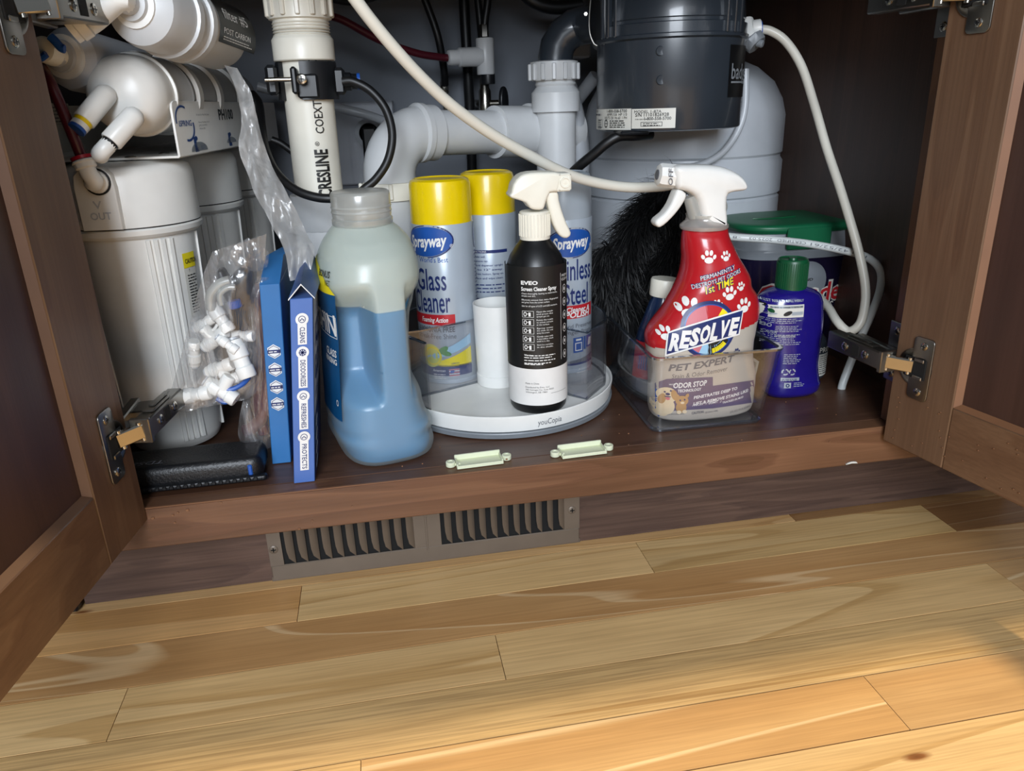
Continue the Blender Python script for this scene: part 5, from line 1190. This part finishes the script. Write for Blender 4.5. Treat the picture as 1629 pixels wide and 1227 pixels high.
for ch,wd in zip(lt,wds):
    wp=W0*wd/tot; cxp=x+wp/2; yb=558-(cxp-1064)*.272; u,v=uv(cxp,yb); mb.text(F8,ch,u-.001,v,(25)*S,0,bold=.05,ital=.20,rot=.02,width=(wp-1.5)*S); x+=wp
# lower panel
T_(D,'PET EXPERT',1118,585,10.5,102,7,.03,.3,.10); T_(D,'Stain & Odor Remover',1115,598,7.5,87,7,.0,.15,.10)
ribbon(D,(1036,604),(1134,600),(1036,656),(1134,650),5,8); ribbon(D,(1134,614),(1199,605),(1134,650),(1204,640),5,8)
ribbon(D,(1127,614),(1134,600),(1134,650),(1134.2,650),5,3)
T_(D2,'ODOR STOP',1098,616,8.5,51,0,.03,.15,.07); T_(D2,'TECHNOLOGY',1097,623,4.5,36,0,.03,.1,.07); T_(D2,'WITH',1069,613,2.5,9,0,.01,.1,.07)
T_(D2,'PENETRATES DEEP TO',1139,628,4.8,73,0,.03,.2,.12); T_(D2,'LIFT & REMOVE STAINS LIKE:',1149,635.5,4.8,96,0,.03,.2,.12)
for st,px,wd in (('FECES',1111,14),('VOMIT',1134,16),('TRACKED-IN MUD',1166,38)): T_(D2,st,px,645-(px-1111)*.13,3.2,wd,0,.02,.15,.12)
for px in (1102,1123,1146): T_(D2,'/',px,645-(px-1111)*.13,3.2,2,0,.02,.3,.1)
T_(D2,'CAUTION:',1110,658,4,20,7,.03,0,.08); T_(D2,'SEE BACK LABEL',1132,656,2.6,22,7,0,0,.08); T_(D2,'22 FL. OZ (1 PT 6 FL OZ) 650 mL',1178,653,4,40,7,.0,0,.08); T_(D2,'SAFE FOR USE AROUND PETS*',1068,660,2.6,38,7,0,0,.08)
T_(D2,'®',1176,526,3,3,4,0,0,0); u,v=uv(1090-0,562); u,v=uv(1172,560); mb.paw(D2,u,v+.000,.0042,1,.1)
# puppy and kitten
def el(fn,px,py,rx,ry,mi,rot=0): u,v=uv(px,py); mb.disc(fn,u,v,rx*S,ry*S,mi,20,3,rot)
ribbon(D2,(1036,612),(1046,614),(1036,655),(1050,655),3,3)
el(D3,1056,645,14,15,11); el(D3,1050,655,8,6,11); el(D4,1061,628,13.5,13,11); el(D5,1050,631,4.5,9,12,-.2); el(D5,1072,628,4.5,9,12,.25)
el(F6,1056,622,1.4,1.4,1); el(F6,1066,621,1.4,1.4,1); el(F6,1061,626,3,2.2,1); el(F6,1061,633,3,2.5,10); el(F6,1061,630,4.5,1,1)
el(D4,1083,648,8,9,12); el(D5,1084,637,9.5,8.5,12); el(F6,1077,630,2.6,4,12,.4); el(F6,1092,629,2.6,4,12,-.4); el(F6,1081,636,1.2,1.6,1); el(F6,1088,635,1.2,1.6,1); el(F6,1084.5,640,3,2,11); el(F6,1079,655,3.5,3,11); el(F6,1088,654,3.5,3,11)
mb.build('printed_label',['inkwhite','navy','yellowink','blue','sky','purplegrey','inkblack','inkgrey','redink','leaf','pink','skin','cat'],rb,sharp=80)
# collar and trigger head
rinv=Matrix.Identity(4)
zn=R[0][0]
mb=MB(); cxn=(at(1122,350,RY).x); mb.lathe([(.0215,zn-.0005),(.0225,zn+.001),(.0225,zn+.003),(.0175,zn+.0075),(.0170,zn+.010),(.0175,zn+.013),(.0165,at(1115,345,RY).z),(.0125,at(1115,335,RY).z),(.0115,at(1110,312,RY).z)],(cxn-.001,RY,0),(0,0,1),40); mb.build('bottle_neck','neckclear',rb)
def W2(pts,Y): return [(at(px,py,Y).x,at(px,py,Y).z) for px,py in pts]
HY=RY-.004
mb=MB(); mb.pillow(W2([(1068,264),(1090,261.5),(1115,261.5),(1138,263.5),(1158,270),(1174,281),(1181,293),(1178,301),(1168,303),(1156,305),(1150,312),(1149,330),(1150,356),(1138,359),(1124,358),(1113,349),(1108,332),(1104,316),(1094,306),(1080,301),(1070,298),(1067,282)],HY),HY,.027,.0075,0,2,layers=4); mb.build('spray_head','white',rb,sharp=60)
mb=MB(); a=at(1046,278,HY);b=at(1074,281,HY); mb.lathe([(.0070,0),(.0096,.0008),(.0104,.003),(.0106,(b-a).length)],a,b-a,8); mb.lathe([(.0045,-.0006),(.0045,.001)],a,b-a,18,1); 
dd_=(b-a).normalized()
def nf(u,v): return a+dd_*(.0085+u)+Vector((0,-.0110,v))
mb.text(lambda u,v:nf(u+.002,v),'OFF',0,-.0075,.0042,1,align='L',rot=pi/2,width=.0145,bold=.01); mb.build('nozzle',['white','inkgrey'],rb)
mb=MB(); mb.pillow(W2([(1074,300),(1086,306),(1085,316),(1075,332),(1063,346),(1051,357),(1043,360),(1038,354),(1041,347),(1052,338),(1062,324),(1068,310)],HY),HY-.001,.016,.003,0,2); mb.build('trigger','white',rb,sharp=60)
mb=MB(); mb.cyl(at(1098,312,HY),at(1108,345,HY),.0065,.0075); mb.build('pump_housing','neckclear',rb)
# ================================================================ right-hand group
# purple rinse bottle with green cap
PY=.108
pb_=thing('bottle','dark violet squeeze bottle with green screw cap, right of the clear tray','bottle',(.42,PY,SH))
rows=[(456,1236,1279,.014,2),(461,1222,1292,.019,2.1),(468,1212,1300,.022,2.3),(480,1207,1303,.0235,2.5),(500,1208,1303,.024,2.5),(525,1211,1302,.0235,2.5),(555,1215,1298,.0225,2.5),(580,1216,1295,.022,2.5),(605,1212,1297,.023,2.5)]
R=px_rings(PY,rows,.5); k=R[-1]
R+=[(SH+.014,k[1]+.001,PY,k[3]*1.0,.0235,2.5),(SH+.005,k[1]+.001,PY,k[3]*.96,.022,2.5),(SH+.0008,k[1]+.001,PY,k[3]*.86,.018,2.5)]
PB_=Body(R); mb=MB(); PB_.mesh(mb,80,72); mb.build('bottle_body','violet',pb_,sharp=60)
cx=R[0][1]; cz=R[0][0]; ct_=at(1257,412,PY).z
mb=MB(); mb.lathe([(.0150,cz-.004),(.0156,cz-.001),(.0153,ct_-.002),(.0146,ct_),(.0138,ct_+.0006),(.0130,ct_-.0006),(.0045,ct_-.0008),(.004,ct_+.0012),(.0,ct_+.0012)],(cx,PY,0),(0,0,1),48)
for k in range(44):
    T=Matrix.Translation((cx,PY,0))@Matrix.Rotation(2*pi*k/44,4,'Z'); mb.box(-.0005,.0005,-.0159,-.0150,cz+.001,ct_-.003,.0001,0,T)
mb.build('screw_cap','green',pb_)
G=PB_.front(.0005);G2=PB_.front(.0009)
def uvb(B_,px,py,Y):
    f_=B_.front(0)
    for _ in range(4): p=at(px,py,Y); Y=f_(p.x,p.z).y
    return p.x,p.z
def T2(B_,Y,fn,st,px,py,hpx,wpx,mi,mm=.00064,bold=.02,rot=0,mb=None):
    u,v=uvb(B_,px,py,Y); mb.text(fn,st,u,v,hpx*mm,mi,bold=bold,rot=rot,width=wpx*mm)
mb=MB()
T2(PB_,PY,G,'FOR BEST RESULTS: REFILL WEEKLY',1246,481,3.5,66,0,mb=mb)
a=uvb(PB_,1211,504,PY);b=uvb(PB_,1279,484,PY); mb.rect(G,a[0],b[0],a[1],b[1],1,12,4); 
c=uvb(PB_,1228,489,PY); mb.rect(G2,c[0],b[0]-.001,c[1]-.0012,c[1]+.0012,0,6); T2(PB_,PY,PB_.front(.0013),'FILL RINSE AID DISPENSER TO THE FULL LINE',1253,490,2,48,3,mb=mb)
c=uvb(PB_,1219,488,PY); mb.disc(G2,c[0],c[1],.004,.002,3,14,1,.3); mb.disc(G2,c[0]+.007,c[1]-.005,.003,.002,2,12,1,-.6); mb.disc(G2,c[0]+.007,c[1]-.008,.005,.0012,0,14,1); c=uvb(PB_,1253,499,PY); mb.disc(G2,c[0],c[1],.0045,.0022,3,14,1,.4); mb.rect(G2,c[0]+.004,b[0]-.001,c[1]-.002,c[1]+.0015,0,3)
c=uvb(PB_,1214,508,PY); d_=uvb(PB_,1280,508,PY); mb.greek(G,c[0],d_[0],c[1],.0010,3,0,2.0)
T2(PB_,PY,G,'BO',1224,521,6,9,0,mb=mb,bold=.03); c=uvb(PB_,1234,520,PY); mb.greek(G,c[0],c[0]+.026,c[1],.0009,4,0,2.0)
T2(PB_,PY,G,'CAUTION:',1228,531,5,14,0,mb=mb,bold=.03); c=uvb(PB_,1221,534,PY); mb.greek(G,c[0],c[0]+.035,c[1],.0010,6,0,2.1); T2(PB_,PY,G,'KEEP OUT OF REACH OF CHILDREN',1249,537,3,30,0,mb=mb)
c=uvb(PB_,1247,565,PY); mb.greek(G,c[0],c[0]+.018,c[1],.0010,6,0,2.0)
for px in (1249,1260):
    c=uvb(PB_,px,592,PY)
    for k in range(3): mb.disc(G,c[0],c[1],.0036,.0036,0,5,1,0,k*2.09,k*2.09+1.5,.6)
c=uvb(PB_,1242,602,PY); mb.rect(G,c[0],c[0]+.019,c[1]-.003,c[1]+.0005,0,4); mb.greek(G2,c[0]+.001,c[0]+.018,c[1]-.0015,.001,2,4,1.5); c=uvb(PB_,1247,612,PY); mb.rect(G,c[0],c[0]+.007,c[1]-.004,c[1]+.002,0); mb.disc(G2,c[0]+.0035,c[1]-.001,.002,.0022,4,10,1,r0=.5); mb.greek(G,c[0]+.010,c[0]+.022,c[1]+.001,.0009,3,0,2)
mb.build('printed_label',['silver','label','green','inkblack','navy'],pb_)
# dark bottle behind it
DY=.150
db_=thing('bottle','black bottle with a pale label standing behind the violet bottle','bottle',(.48,DY,SH))
cx=at(1282,560,DY).x; zt_=at(1290,512,DY).z
mb=MB(); mb.lathe([(.018,SH+.0008),(.0215,SH+.003),(.0225,SH+.01),(.0225,zt_-.03),(.020,zt_-.018),(.011,zt_-.006),(.010,zt_)],(cx,DY,0),(0,0,1),48); mb.build('bottle_body','blackgloss',db_)
mb=MB(); mb.lathe([(.0125,zt_),(.0125,zt_+.016),(.011,zt_+.017)],(cx,DY,0),(0,0,1),32); mb.build('cap','black',db_)
f_=wrap(cx,DY,.0225,.0005); f2_=wrap(cx,DY,.0225,.0009); z1=zt_-.032; mb=MB(); mb.rect(f_,-.030,.022,z1-.026,z1,0,16); mb.greek(f2_,.004,.020,z1-.003,.0012,9,1,2.1); mb.frame(f2_,.003,.021,z1-.024,z1-.001,.0004,1); mb.text(f2_,'PRO',.010,SH+.035,.006,0); mb.build('printed_label',['label','inkblack'],db_)
# dishwasher pods tub
CY=.262
ctb=thing('detergent_tub','dark purple detergent tub with grey rim and green snap lid, back right','tub',(.5,CY,SH))
xl=at(1152,420,CY).x; xr=at(1334,420,CY).x; cxx=(xl+xr)/2; hw=(xr-xl)/2
zr_=at(1250,405,CY-.055).z; zrt=at(1250,368,CY-.055).z
CB=Body([(SH+.0008,cxx-.004,CY,hw*.76,.046,3.2),(SH+.01,cxx-.004,CY,hw*.82,.050,3.4),(SH+.06,cxx-.002,CY,hw*.86,.052,3.4),(zr_,cxx,CY,hw*.95,.056,3.4)])
mb=MB(); CB.mesh(mb,30,72); mb.build('tub_body','darkviolet',ctb,sharp=50)
CR=Body([(zr_-.006,cxx,CY,hw*.975,.0575,3.4),(zr_+.004,cxx,CY,hw*.985,.058,3.4),(zr_+.005,cxx,CY,hw*.97,.057,3.4),(zrt-.004,cxx,CY,hw*.93,.054,3.2),(zrt,cxx,CY,hw*.90,.052,3.2)])
mb=MB(); CR.mesh(mb,24,72); mb.build('rim','greyrim',ctb,sharp=40)
zlid=zrt+.001
CL=Body([(zrt-.003,cxx,CY,hw*.965,.0575,3.0),(zrt+.001,cxx,CY,hw*1.0,.060,3.0),(zrt+.004,cxx,CY,hw*1.0,.060,3.0),(zrt+.0065,cxx,CY,hw*.975,.058,3.0),(zrt+.0075,cxx,CY,hw*.90,.053,3.0)])
mb=MB(); CL.mesh(mb,12,72)
xa=at(1252,380,CY-.06).x; xb=at(1322,372,CY-.06).x
mb.box(xa,xb,CY-.0625,CY-.058,zr_+.006,zrt+.004,.0015); 
mb.build('snap_lid','greenlid',ctb,sharp=40)
mb=MB(); u0=at(1235,345,CY-.01).x; mb.pillow([(u0-.028,0),(u0,.0045),(u0+.028,0),(u0,-.0045)],0,.0016,.0003,0,5,Matrix.Translation((0,CY-.005,zrt+.0083))@Matrix.Rotation(-pi/2,4,'X')); mb.build('lid_emboss','green',ctb)
E1=CB.front(.0006);E2=CB.front(.0011);E3=CB.front(.0016)
def T3(fn,st,px,py,hpx,wpx,mi,bold=.03,al='R',ital=0): u,v=uvb(CB,px,py,CY-.05); mb.text(fn,st,u,v,hpx*.00082,mi,bold=bold,width=wpx*.00082,align=al,ital=ital)
mb=MB(); c=uvb(CB,1282,450,CY); mb.disc(E1,c[0],c[1],.026,.026,4,36,4)
T3(E3,'BRAND',1292,446,4,26,2,.01); T3(E2,'Cascade',1334,473,30,134,0,.06); T3(E3,'Cascade',1332,473,28,130,3,.02); T3(E1,'PLATINUM',1324,0+497,11,0.1,0) if False else None
T3(E2,'PLATINUM PLUS',1323,490,12,124,0,.02)
mb.build('printed_label',['label','pink','inkblack','redink','greyrim'],ctb)
mb=MB(); c=at(1205,455,CY-.056); mb.rect(lambda u,v:E1(u,v),c.x-.002,c.x+.012,c.z-.04,c.z+.012,0,3,3)
# dark blue bottle with white cap in the tray
BY=.140
bb=thing('bottle','dark blue bottle with white screw cap, leaning behind the red bottle','bottle',(.26,BY,SH+.005))
p1=at(1056,470,BY); p0=at(1040,600,BY); 
dv=(p1-p0).normalized(); p0=p0-dv*((p0.z-SH-.006)/dv.z); ln_=(p1-p0).length
mb=MB(); mb.lathe([(.020,0),(.0235,.002),(.025,.008),(.0255,ln_*.45),(.023,ln_*.62),(.018,ln_*.8),(.0145,ln_*.93),(.0125,ln_*.97),(.0120,ln_+.002)],p0,dv,48); mb.build('bottle_body','bluebottle',bb)
mb=MB(); mb.lathe([(.0150,0),(.0154,.001),(.0154,.0165),(.0146,.0180),(.0,.0182)],p1,dv,44)
mb.build('screw_cap','warmwhite',bb)
mb=MB(); f_=lambda u,v:p0+dv*v+Vector((.0262*sin(u),-.0262*cos(u),0)); mb.rect(f_,-1.5,-.6,.02,.06,0,8); mb.rect(f_,-1.2,-.4,.03,.045,1,8); mb.build('printed_label',['redink','blue'],bb)
# feather duster
fd=thing('feather_duster','black feather duster lying between the tank and the red bottle','duster',(.23,.2,SH))
rn=random.Random(11)
sp=[at(1078,300,.245),at(1045,325,.232),at(1012,362,.220),at(990,410,.212),at(985,455,.210),at(1005,500,.208)]
sp2=[at(1080,325,.235),at(1082,370,.222),at(1065,410,.215),at(1035,440,.208)]
def strands(spine,n,lmin,lmax,rad,droop,seedv):
    S_=crom([Vector(p) for p in spine],20); vs=[];fs=[]
    for i in range(n):
        t=rn.random(); k=int(t*(len(S_)-2)); p=S_[k].lerp(S_[k+1],rn.random()); T_=(S_[k+1]-S_[k]).normalized()
        d=Vector((rn.gauss(0,1),rn.gauss(0,.7)-.15,rn.gauss(0,1))); d=(d-T_*d.dot(T_)*.6).normalized()
        L_=rn.uniform(lmin,lmax); wdt=rn.uniform(.0004,.0011); q=p.copy(); dirn=(d+T_*.5).normalized(); pr=None
        sd_=dirn.cross(Vector((rn.gauss(0,1),rn.gauss(0,1),rn.gauss(0,1)))).normalized()
        base=len(vs)
        for j in range(5):
            w_i=wdt*(1-j/4)**.6+.00005
            vs+=[q-sd_*w_i,q+sd_*w_i]
            q=q+dirn*(L_/4); dirn=(dirn+Vector((0,0,-droop))+T_*.1).normalized()
        for j in range(4): fs.append((base+j*2,base+j*2+1,base+j*2+3,base+j*2+2))
    return vs,fs
mb=MB()
for a_ in (strands(sp,5200,.022,.052,.01,.34,1),strands(sp2,3000,.018,.042,.01,.30,2),strands([at(955,425,.205),at(965,465,.20),at(985,495,.20)],1700,.015,.032,.01,.4,3),strands([at(968,390,.21),at(952,430,.205)],700,.015,.035,.01,.4,4)): mb.add(*a_)
mb.v=[Vector((p.x,p.y,max(p.z,SH+.001))) for p in mb.v]
o=mb.build('feathers','feather',fd,sharp=180); o['kind']='stuff'
mb=MB(); mb.tube(sp,.009,14,0,6,rs=lambda t:.012*(1-t*.5)); mb.tube(sp2,.009,14,0,6); mb.build('core','feather',fd)
mb=MB(); mb.tube([at(1010,500,.206),at(1000,540,.20),at(985,575,.19),at(965,600,.18)],.006,12,0,5); mb.build('handle','black',fd)
# ================================================================ latches on the shelf lip
for i,(px,py,lb) in enumerate(((762,741,'left cream plastic catch strip on the shelf edge, below the turntable front'),(926,725,'right cream plastic catch strip on the shelf edge, nearer the clear tray'))):
    lt_=thing('catch_strip',lb,'catch',(0,0,0),0,'cream catches on the shelf edge')
    c=atz(px,py-4,SH); a=atz(px-34,py+7.5-0,SH); b=atz(px+34,py-1.5,SH); ang=math.atan2(b.y-a.y,b.x-a.x); 
    T=Matrix.Translation((c.x,c.y+.0005,SH+.0006))@Matrix.Rotation(ang*.8,4,'Z'); W_=.0212; D_=.0094
    mb=MB(); mb.box(-W_,W_,-D_,D_,0,.0012,.0003,0,T)
    mb.box(-W_,W_,-D_,-D_+.0016,.0012,.0030,.0004,0,T); mb.box(-W_,W_,D_-.0020,D_,.0012,.0062,.0005,0,T)
    mb.box(-W_,-W_+.0014,-D_+.0016,D_-.002,.0012,.0040,.0003,0,T); mb.box(W_-.0014,W_,-D_+.0016,D_-.002,.0012,.0040,.0003,0,T)
    mb.build('body','cream',lt_)
    for sx_ in (-1,1):
        mb=MB(); mb.lathe([(.0042,0),(.0044,.0006),(.0044,.0040),(.0040,.0044),(.0024,.0044),(.0022,.0038),(0,.0038)],T@Vector((sx_*(W_+.0046),0,0)),(0,0,1),20); mb.box(sx_*W_-.001,sx_*W_+.004,-.0020,.0020,.0002,.0026,.0003,0,T); mb.build('ear','cream',lt_)
# ================================================================ black pouch on the shelf at left
pc_=thing('meter_pouch','black stitched leather meter pouch lying at the shelf front, left','pouch',(-.17,.04,SH))
a=atz(205,790,SH); b=atz(421,766,SH); a2_=atz(430,735,SH)
x0,x1=a.x-.012,b.x; y0=.021; y1=.066
def rr2(x0,x1,y0,y1,r,n=5): return rrect(x0,x1,y0,y1,r,n)
ang=math.atan2(b.y-a.y,b.x-a.x)
TPc=Matrix.Translation((x0,max(.021,a.y),SH+.0008))@Matrix.Rotation(ang,4,'Z')
LN=(x1-x0); WD=.046
mb=MB(); mb.pillow([(x,y) for x,y in rr2(0,LN,0,WD,.009)],.0115,.022,.0085,0,1,TPc@Matrix.Rotation(-pi/2,4,'X')@Matrix.Scale(-1,4,(0,1,0)),layers=5); mb.build('pouch_body','leather',pc_,sharp=70)
mb=MB(); mb.pillow([(x,y) for x,y in rr2(-.001,LN+.003,-.0035,.004,.003)],.0040,.0050,.0018,0,1,TPc@Matrix.Rotation(-pi/2,4,'X')@Matrix.Scale(-1,4,(0,1,0))); mb.build('seam_edge','leather',pc_,sharp=70)
for k in range(34):
    MB().box(.006+k*.0058,.0095+k*.0058,-.0046,-.0028,.0030,.0062,.0006,0,TPc).build('stitch','rubber',pc_) if .0095+k*.0058<LN else None
mb=MB(); mb.box(LN*.45,LN-.008,.0065,.0075,.0226,.0232,.0002,0,TPc); mb.box(LN-.013,LN-.0095,-.0002,.0035,.006,.018,.0008,0,TPc); mb.build('meter_edge','blueclip',pc_) if False else None
mb=MB(); mb.box(LN-.0125,LN-.0085,-.0008,.004,.0065,.0165,.0010,0,TPc); mb.build('blue_tab','blueclip',pc_)
tf=lambda u,v:TPc@Vector((u,v,.0230))
mb=MB(); u0=at(262,738,.05); loc=TPc.inverted()@atz(263,737,SH+.022); mb.text(lambda u,v:TPc@Vector((loc.x-u,loc.y-v,.0234)),'TDS&EC',0,-.002,.0062,0,align='L',bold=.01,width=.042,ital=.2)
mb.build('lettering','inkgrey',pc_)
# ================================================================ clear bags and fittings
def sheet(outer_l,outer_r,Yf,nx=14,ny=40,amp=.004,seed=0,bulge=0):
    "film between two image-measured edge lines, at true depth Yf(t)"
    vs=[];fs=[]
    Lc=crom([Vector((p[0],p[1],0)) for p in outer_l],12); Rc=crom([Vector((p[0],p[1],0)) for p in outer_r],12)
    for j in range(ny+1):
        t=j/ny; l=Lc[int(t*(len(Lc)-1))]; r=Rc[int(t*(len(Rc)-1))]
        for i in range(nx+1):
            q=i/nx; x=l.x+(r.x-l.x)*q; y=l.y+(r.y-l.y)*q
            n_=mnoise.noise(Vector((x*.055+seed,y*.018,seed)))+.5*mnoise.noise(Vector((x*.13,y*.05,seed+5)))
            p=at(x,y,Yf(t)); p.y+=n_*amp-bulge*math.sin(pi*q); vs.append(p)
    for j in range(ny):
        for i in range(nx): a=j*(nx+1)+i; fs.append((a,a+1,a+nx+2,a+nx+1))
    return vs,fs
mb=MB(); mb.add(*sheet([(358,104),(376,145),(384,190),(380,235),(398,290),(425,345),(452,400),(462,446)],[(376,108),(400,150),(412,200),(430,260),(462,315),(486,370),(500,398),(492,440)],lambda t:.135-.085*t,18,60,.007,3))
o=mb.build('plastic_sleeve','sleeve',sharp=75); tag(o,'long crinkled translucent plastic sleeve hanging over the cartons','plastic sleeve')
bagY=.078
ob_=thing('plastic_bag','clear plastic bag of white fittings hanging in front of the canister','bag',(-.14,bagY,.2))
mb=MB(); L1_=[(338,400),(322,440),(308,490),(292,550),(278,600),(268,640),(280,652)]; R1_=[(424,372),(420,420),(412,470),(413,530),(412,590),(400,632),(310,648)]
mb.add(*sheet(L1_,R1_,lambda t:bagY-.016,16,36,.004,1,.008)); mb.build('bag_film','bag',ob_,sharp=75)
mb=MB(); mb.add(*sheet(L1_,R1_,lambda t:bagY+.008,10,20,.002,9,-.002)); mb.build('bag_back','bag',ob_,sharp=75)
FN=[0]
def fitting(px,py,Y,ang,s,kind,label,mat='white'):
    "ang: direction in the picture plane, degrees"
    a=math.radians(ang); d=Vector((cos(a),-.25,sin(a))).normalized(); p=at(px,py,Y); s*=.001
    t=thing('push_fitting',label,'fitting',tuple(p),0,'white push-fit fittings in the clear bag')
    mb=MB(); mb.lathe([(3.6*s,0),(5.2*s,.6*s),(5.4*s,4*s),(6.2*s,5*s),(6.2*s,12*s),(5.0*s,13*s),(5.0*s,18*s),(5.9*s,19*s),(5.9*s,25*s),(5.2*s,26*s),(3.8*s,26*s)],p-d*13*s,d,24); mb.build('body',mat,t)
    mb=MB(); mb.lathe([(2.6*s,-1.6*s),(4.2*s,-1.4*s),(4.2*s,0)],p-d*13*s,d,18); mb.build('collet','tank' if kind!='r' else 'rubber',t)
    if kind in('t','e'):
        n=d.cross(Vector((0,-1,0))).normalized(); mb=MB(); mb.lathe([(4.6*s,0),(5.2*s,4*s),(5.2*s,13*s),(4.4*s,14*s)],p,n if kind=='t' else -n,20); mb.build('branch',mat,t)
    if kind=='v':
        n=d.cross(Vector((0,-1,0))).normalized(); mb=MB(); mb.tube([p+n*5*s+d*3*s,p+n*11*s+d*5*s,p+n*13*s,p+n*11*s-d*5*s,p+n*5*s-d*3*s],1.3*s,8,0,5); mb.build('ring_tab',mat,t)
for a_ in ((351,506,.062,-62,1.05,'v','topmost white fitting in the clear bag, with a ring tab'),(383,571,.055,-75,1.35,'p','largest white fitting at the right side of the clear bag'),(342,540,.062,35,1.0,'e','white elbow fitting left of centre in the clear bag'),(362,548,.052,-40,.75,'p','small white fitting pointing down right at the middle of the clear bag'),(309,562,.066,80,.95,'p','upright white fitting at the left edge of the clear bag'),(310,628,.060,10,1.15,'p','lying white fitting at the lower left corner of the clear bag'),(352,622,.058,-35,1.15,'e','white elbow fitting at the bottom of the clear bag'),(350,585,.064,20,1.0,'t','white tee fitting in the middle of the clear bag'),(325,515,.068,30,.8,'p','small shaded white fitting at upper left in the clear bag'),(384,535,.066,0,.85,'p','white fitting above the largest one in the clear bag'),(380,600,.062,15,.8,'r','white fitting with dark collet under the largest one in the clear bag')): fitting(*a_)
t=thing('adapter_piece','black rounded adapter piece at the top of the clear bag','fitting',tuple(at(380,460,.075)))
mb=MB(); mb.pillow(W2([(345,432),(356,427),(366,440),(377,428),(390,424),(399,434),(402,470),(396,520),(384,535),(372,525),(368,490),(352,462)],.078),.078,.016,.005,0,3); mb.build('body','black',t)
mb=MB(); mb.cyl(at(372,478,.062),at(376,490,.062),.0055); mb.build('blue_insert','blueclip',t)
t=thing('tube_clamp','translucent grey curved tube piece near the top of the clear bag','tube',tuple(at(350,470,.06)))
mb=MB(); mb.tube([at(336,492,.060),at(335,470,.058),at(348,453,.058),at(366,446,.058)],.0042,14,0,6); mb.tube([at(352,485,.056),at(350,468,.055),at(362,458,.055),at(374,457,.055)],.0026,12,0,6); mb.build('body','neckclear',t)
t=thing('tubing_cutter','blue plastic bits at the bottom of the clear bag','clip',tuple(at(376,607,.06)))
mb=MB(); mb.tube([at(350,612,.056),at(365,620,.055),at(385,612,.055),at(396,600,.055)],.0022,8,0,5); mb.tube([at(345,634,.056),at(358,640,.055),at(375,634,.056)],.0022,8,0,5); mb.build('body','blueclip',t)
# second bag with maroon tubing
bY=.085
ob2=thing('plastic_bag','clear plastic bag of maroon tubing between the canister and the cartons','bag',(-.12,bY,SH+.01))
mb=MB(); L1_=[(408,440),(398,480),(402,540),(398,600),(386,640),(378,690),(388,712)]; R1_=[(428,440),(426,480),(432,540),(436,600),(438,650),(440,690),(430,712)]
mb.add(*sheet(L1_,R1_,lambda t:bY-.018,12,34,.004,21,.004)); mb.build('bag_film','bag',ob2,sharp=75)
mb=MB(); mb.add(*sheet([(395,378),(372,392),(350,412)],[(428,400),(424,425),(404,432)],lambda t:bY-.016,12,16,.006,31,.004)); mb.build('bag_mouth','bag',ob2,sharp=75)
hose('tube','maroon tube bundle standing in the clear bag beside the cartons',[(416,450,bY),(420,500,bY),(424,560,bY),(424,620,bY),(418,660,bY),(402,680,bY),(388,686,bY-.004)],.0060,'maroon')
hose('tube','second maroon tube against the blue carton inside the clear bag',[(408,470,bY+.006),(414,520,bY+.006),(414,580,bY+.006),(412,640,bY+.006),(420,690,bY+.004)],.0055,'maroon')
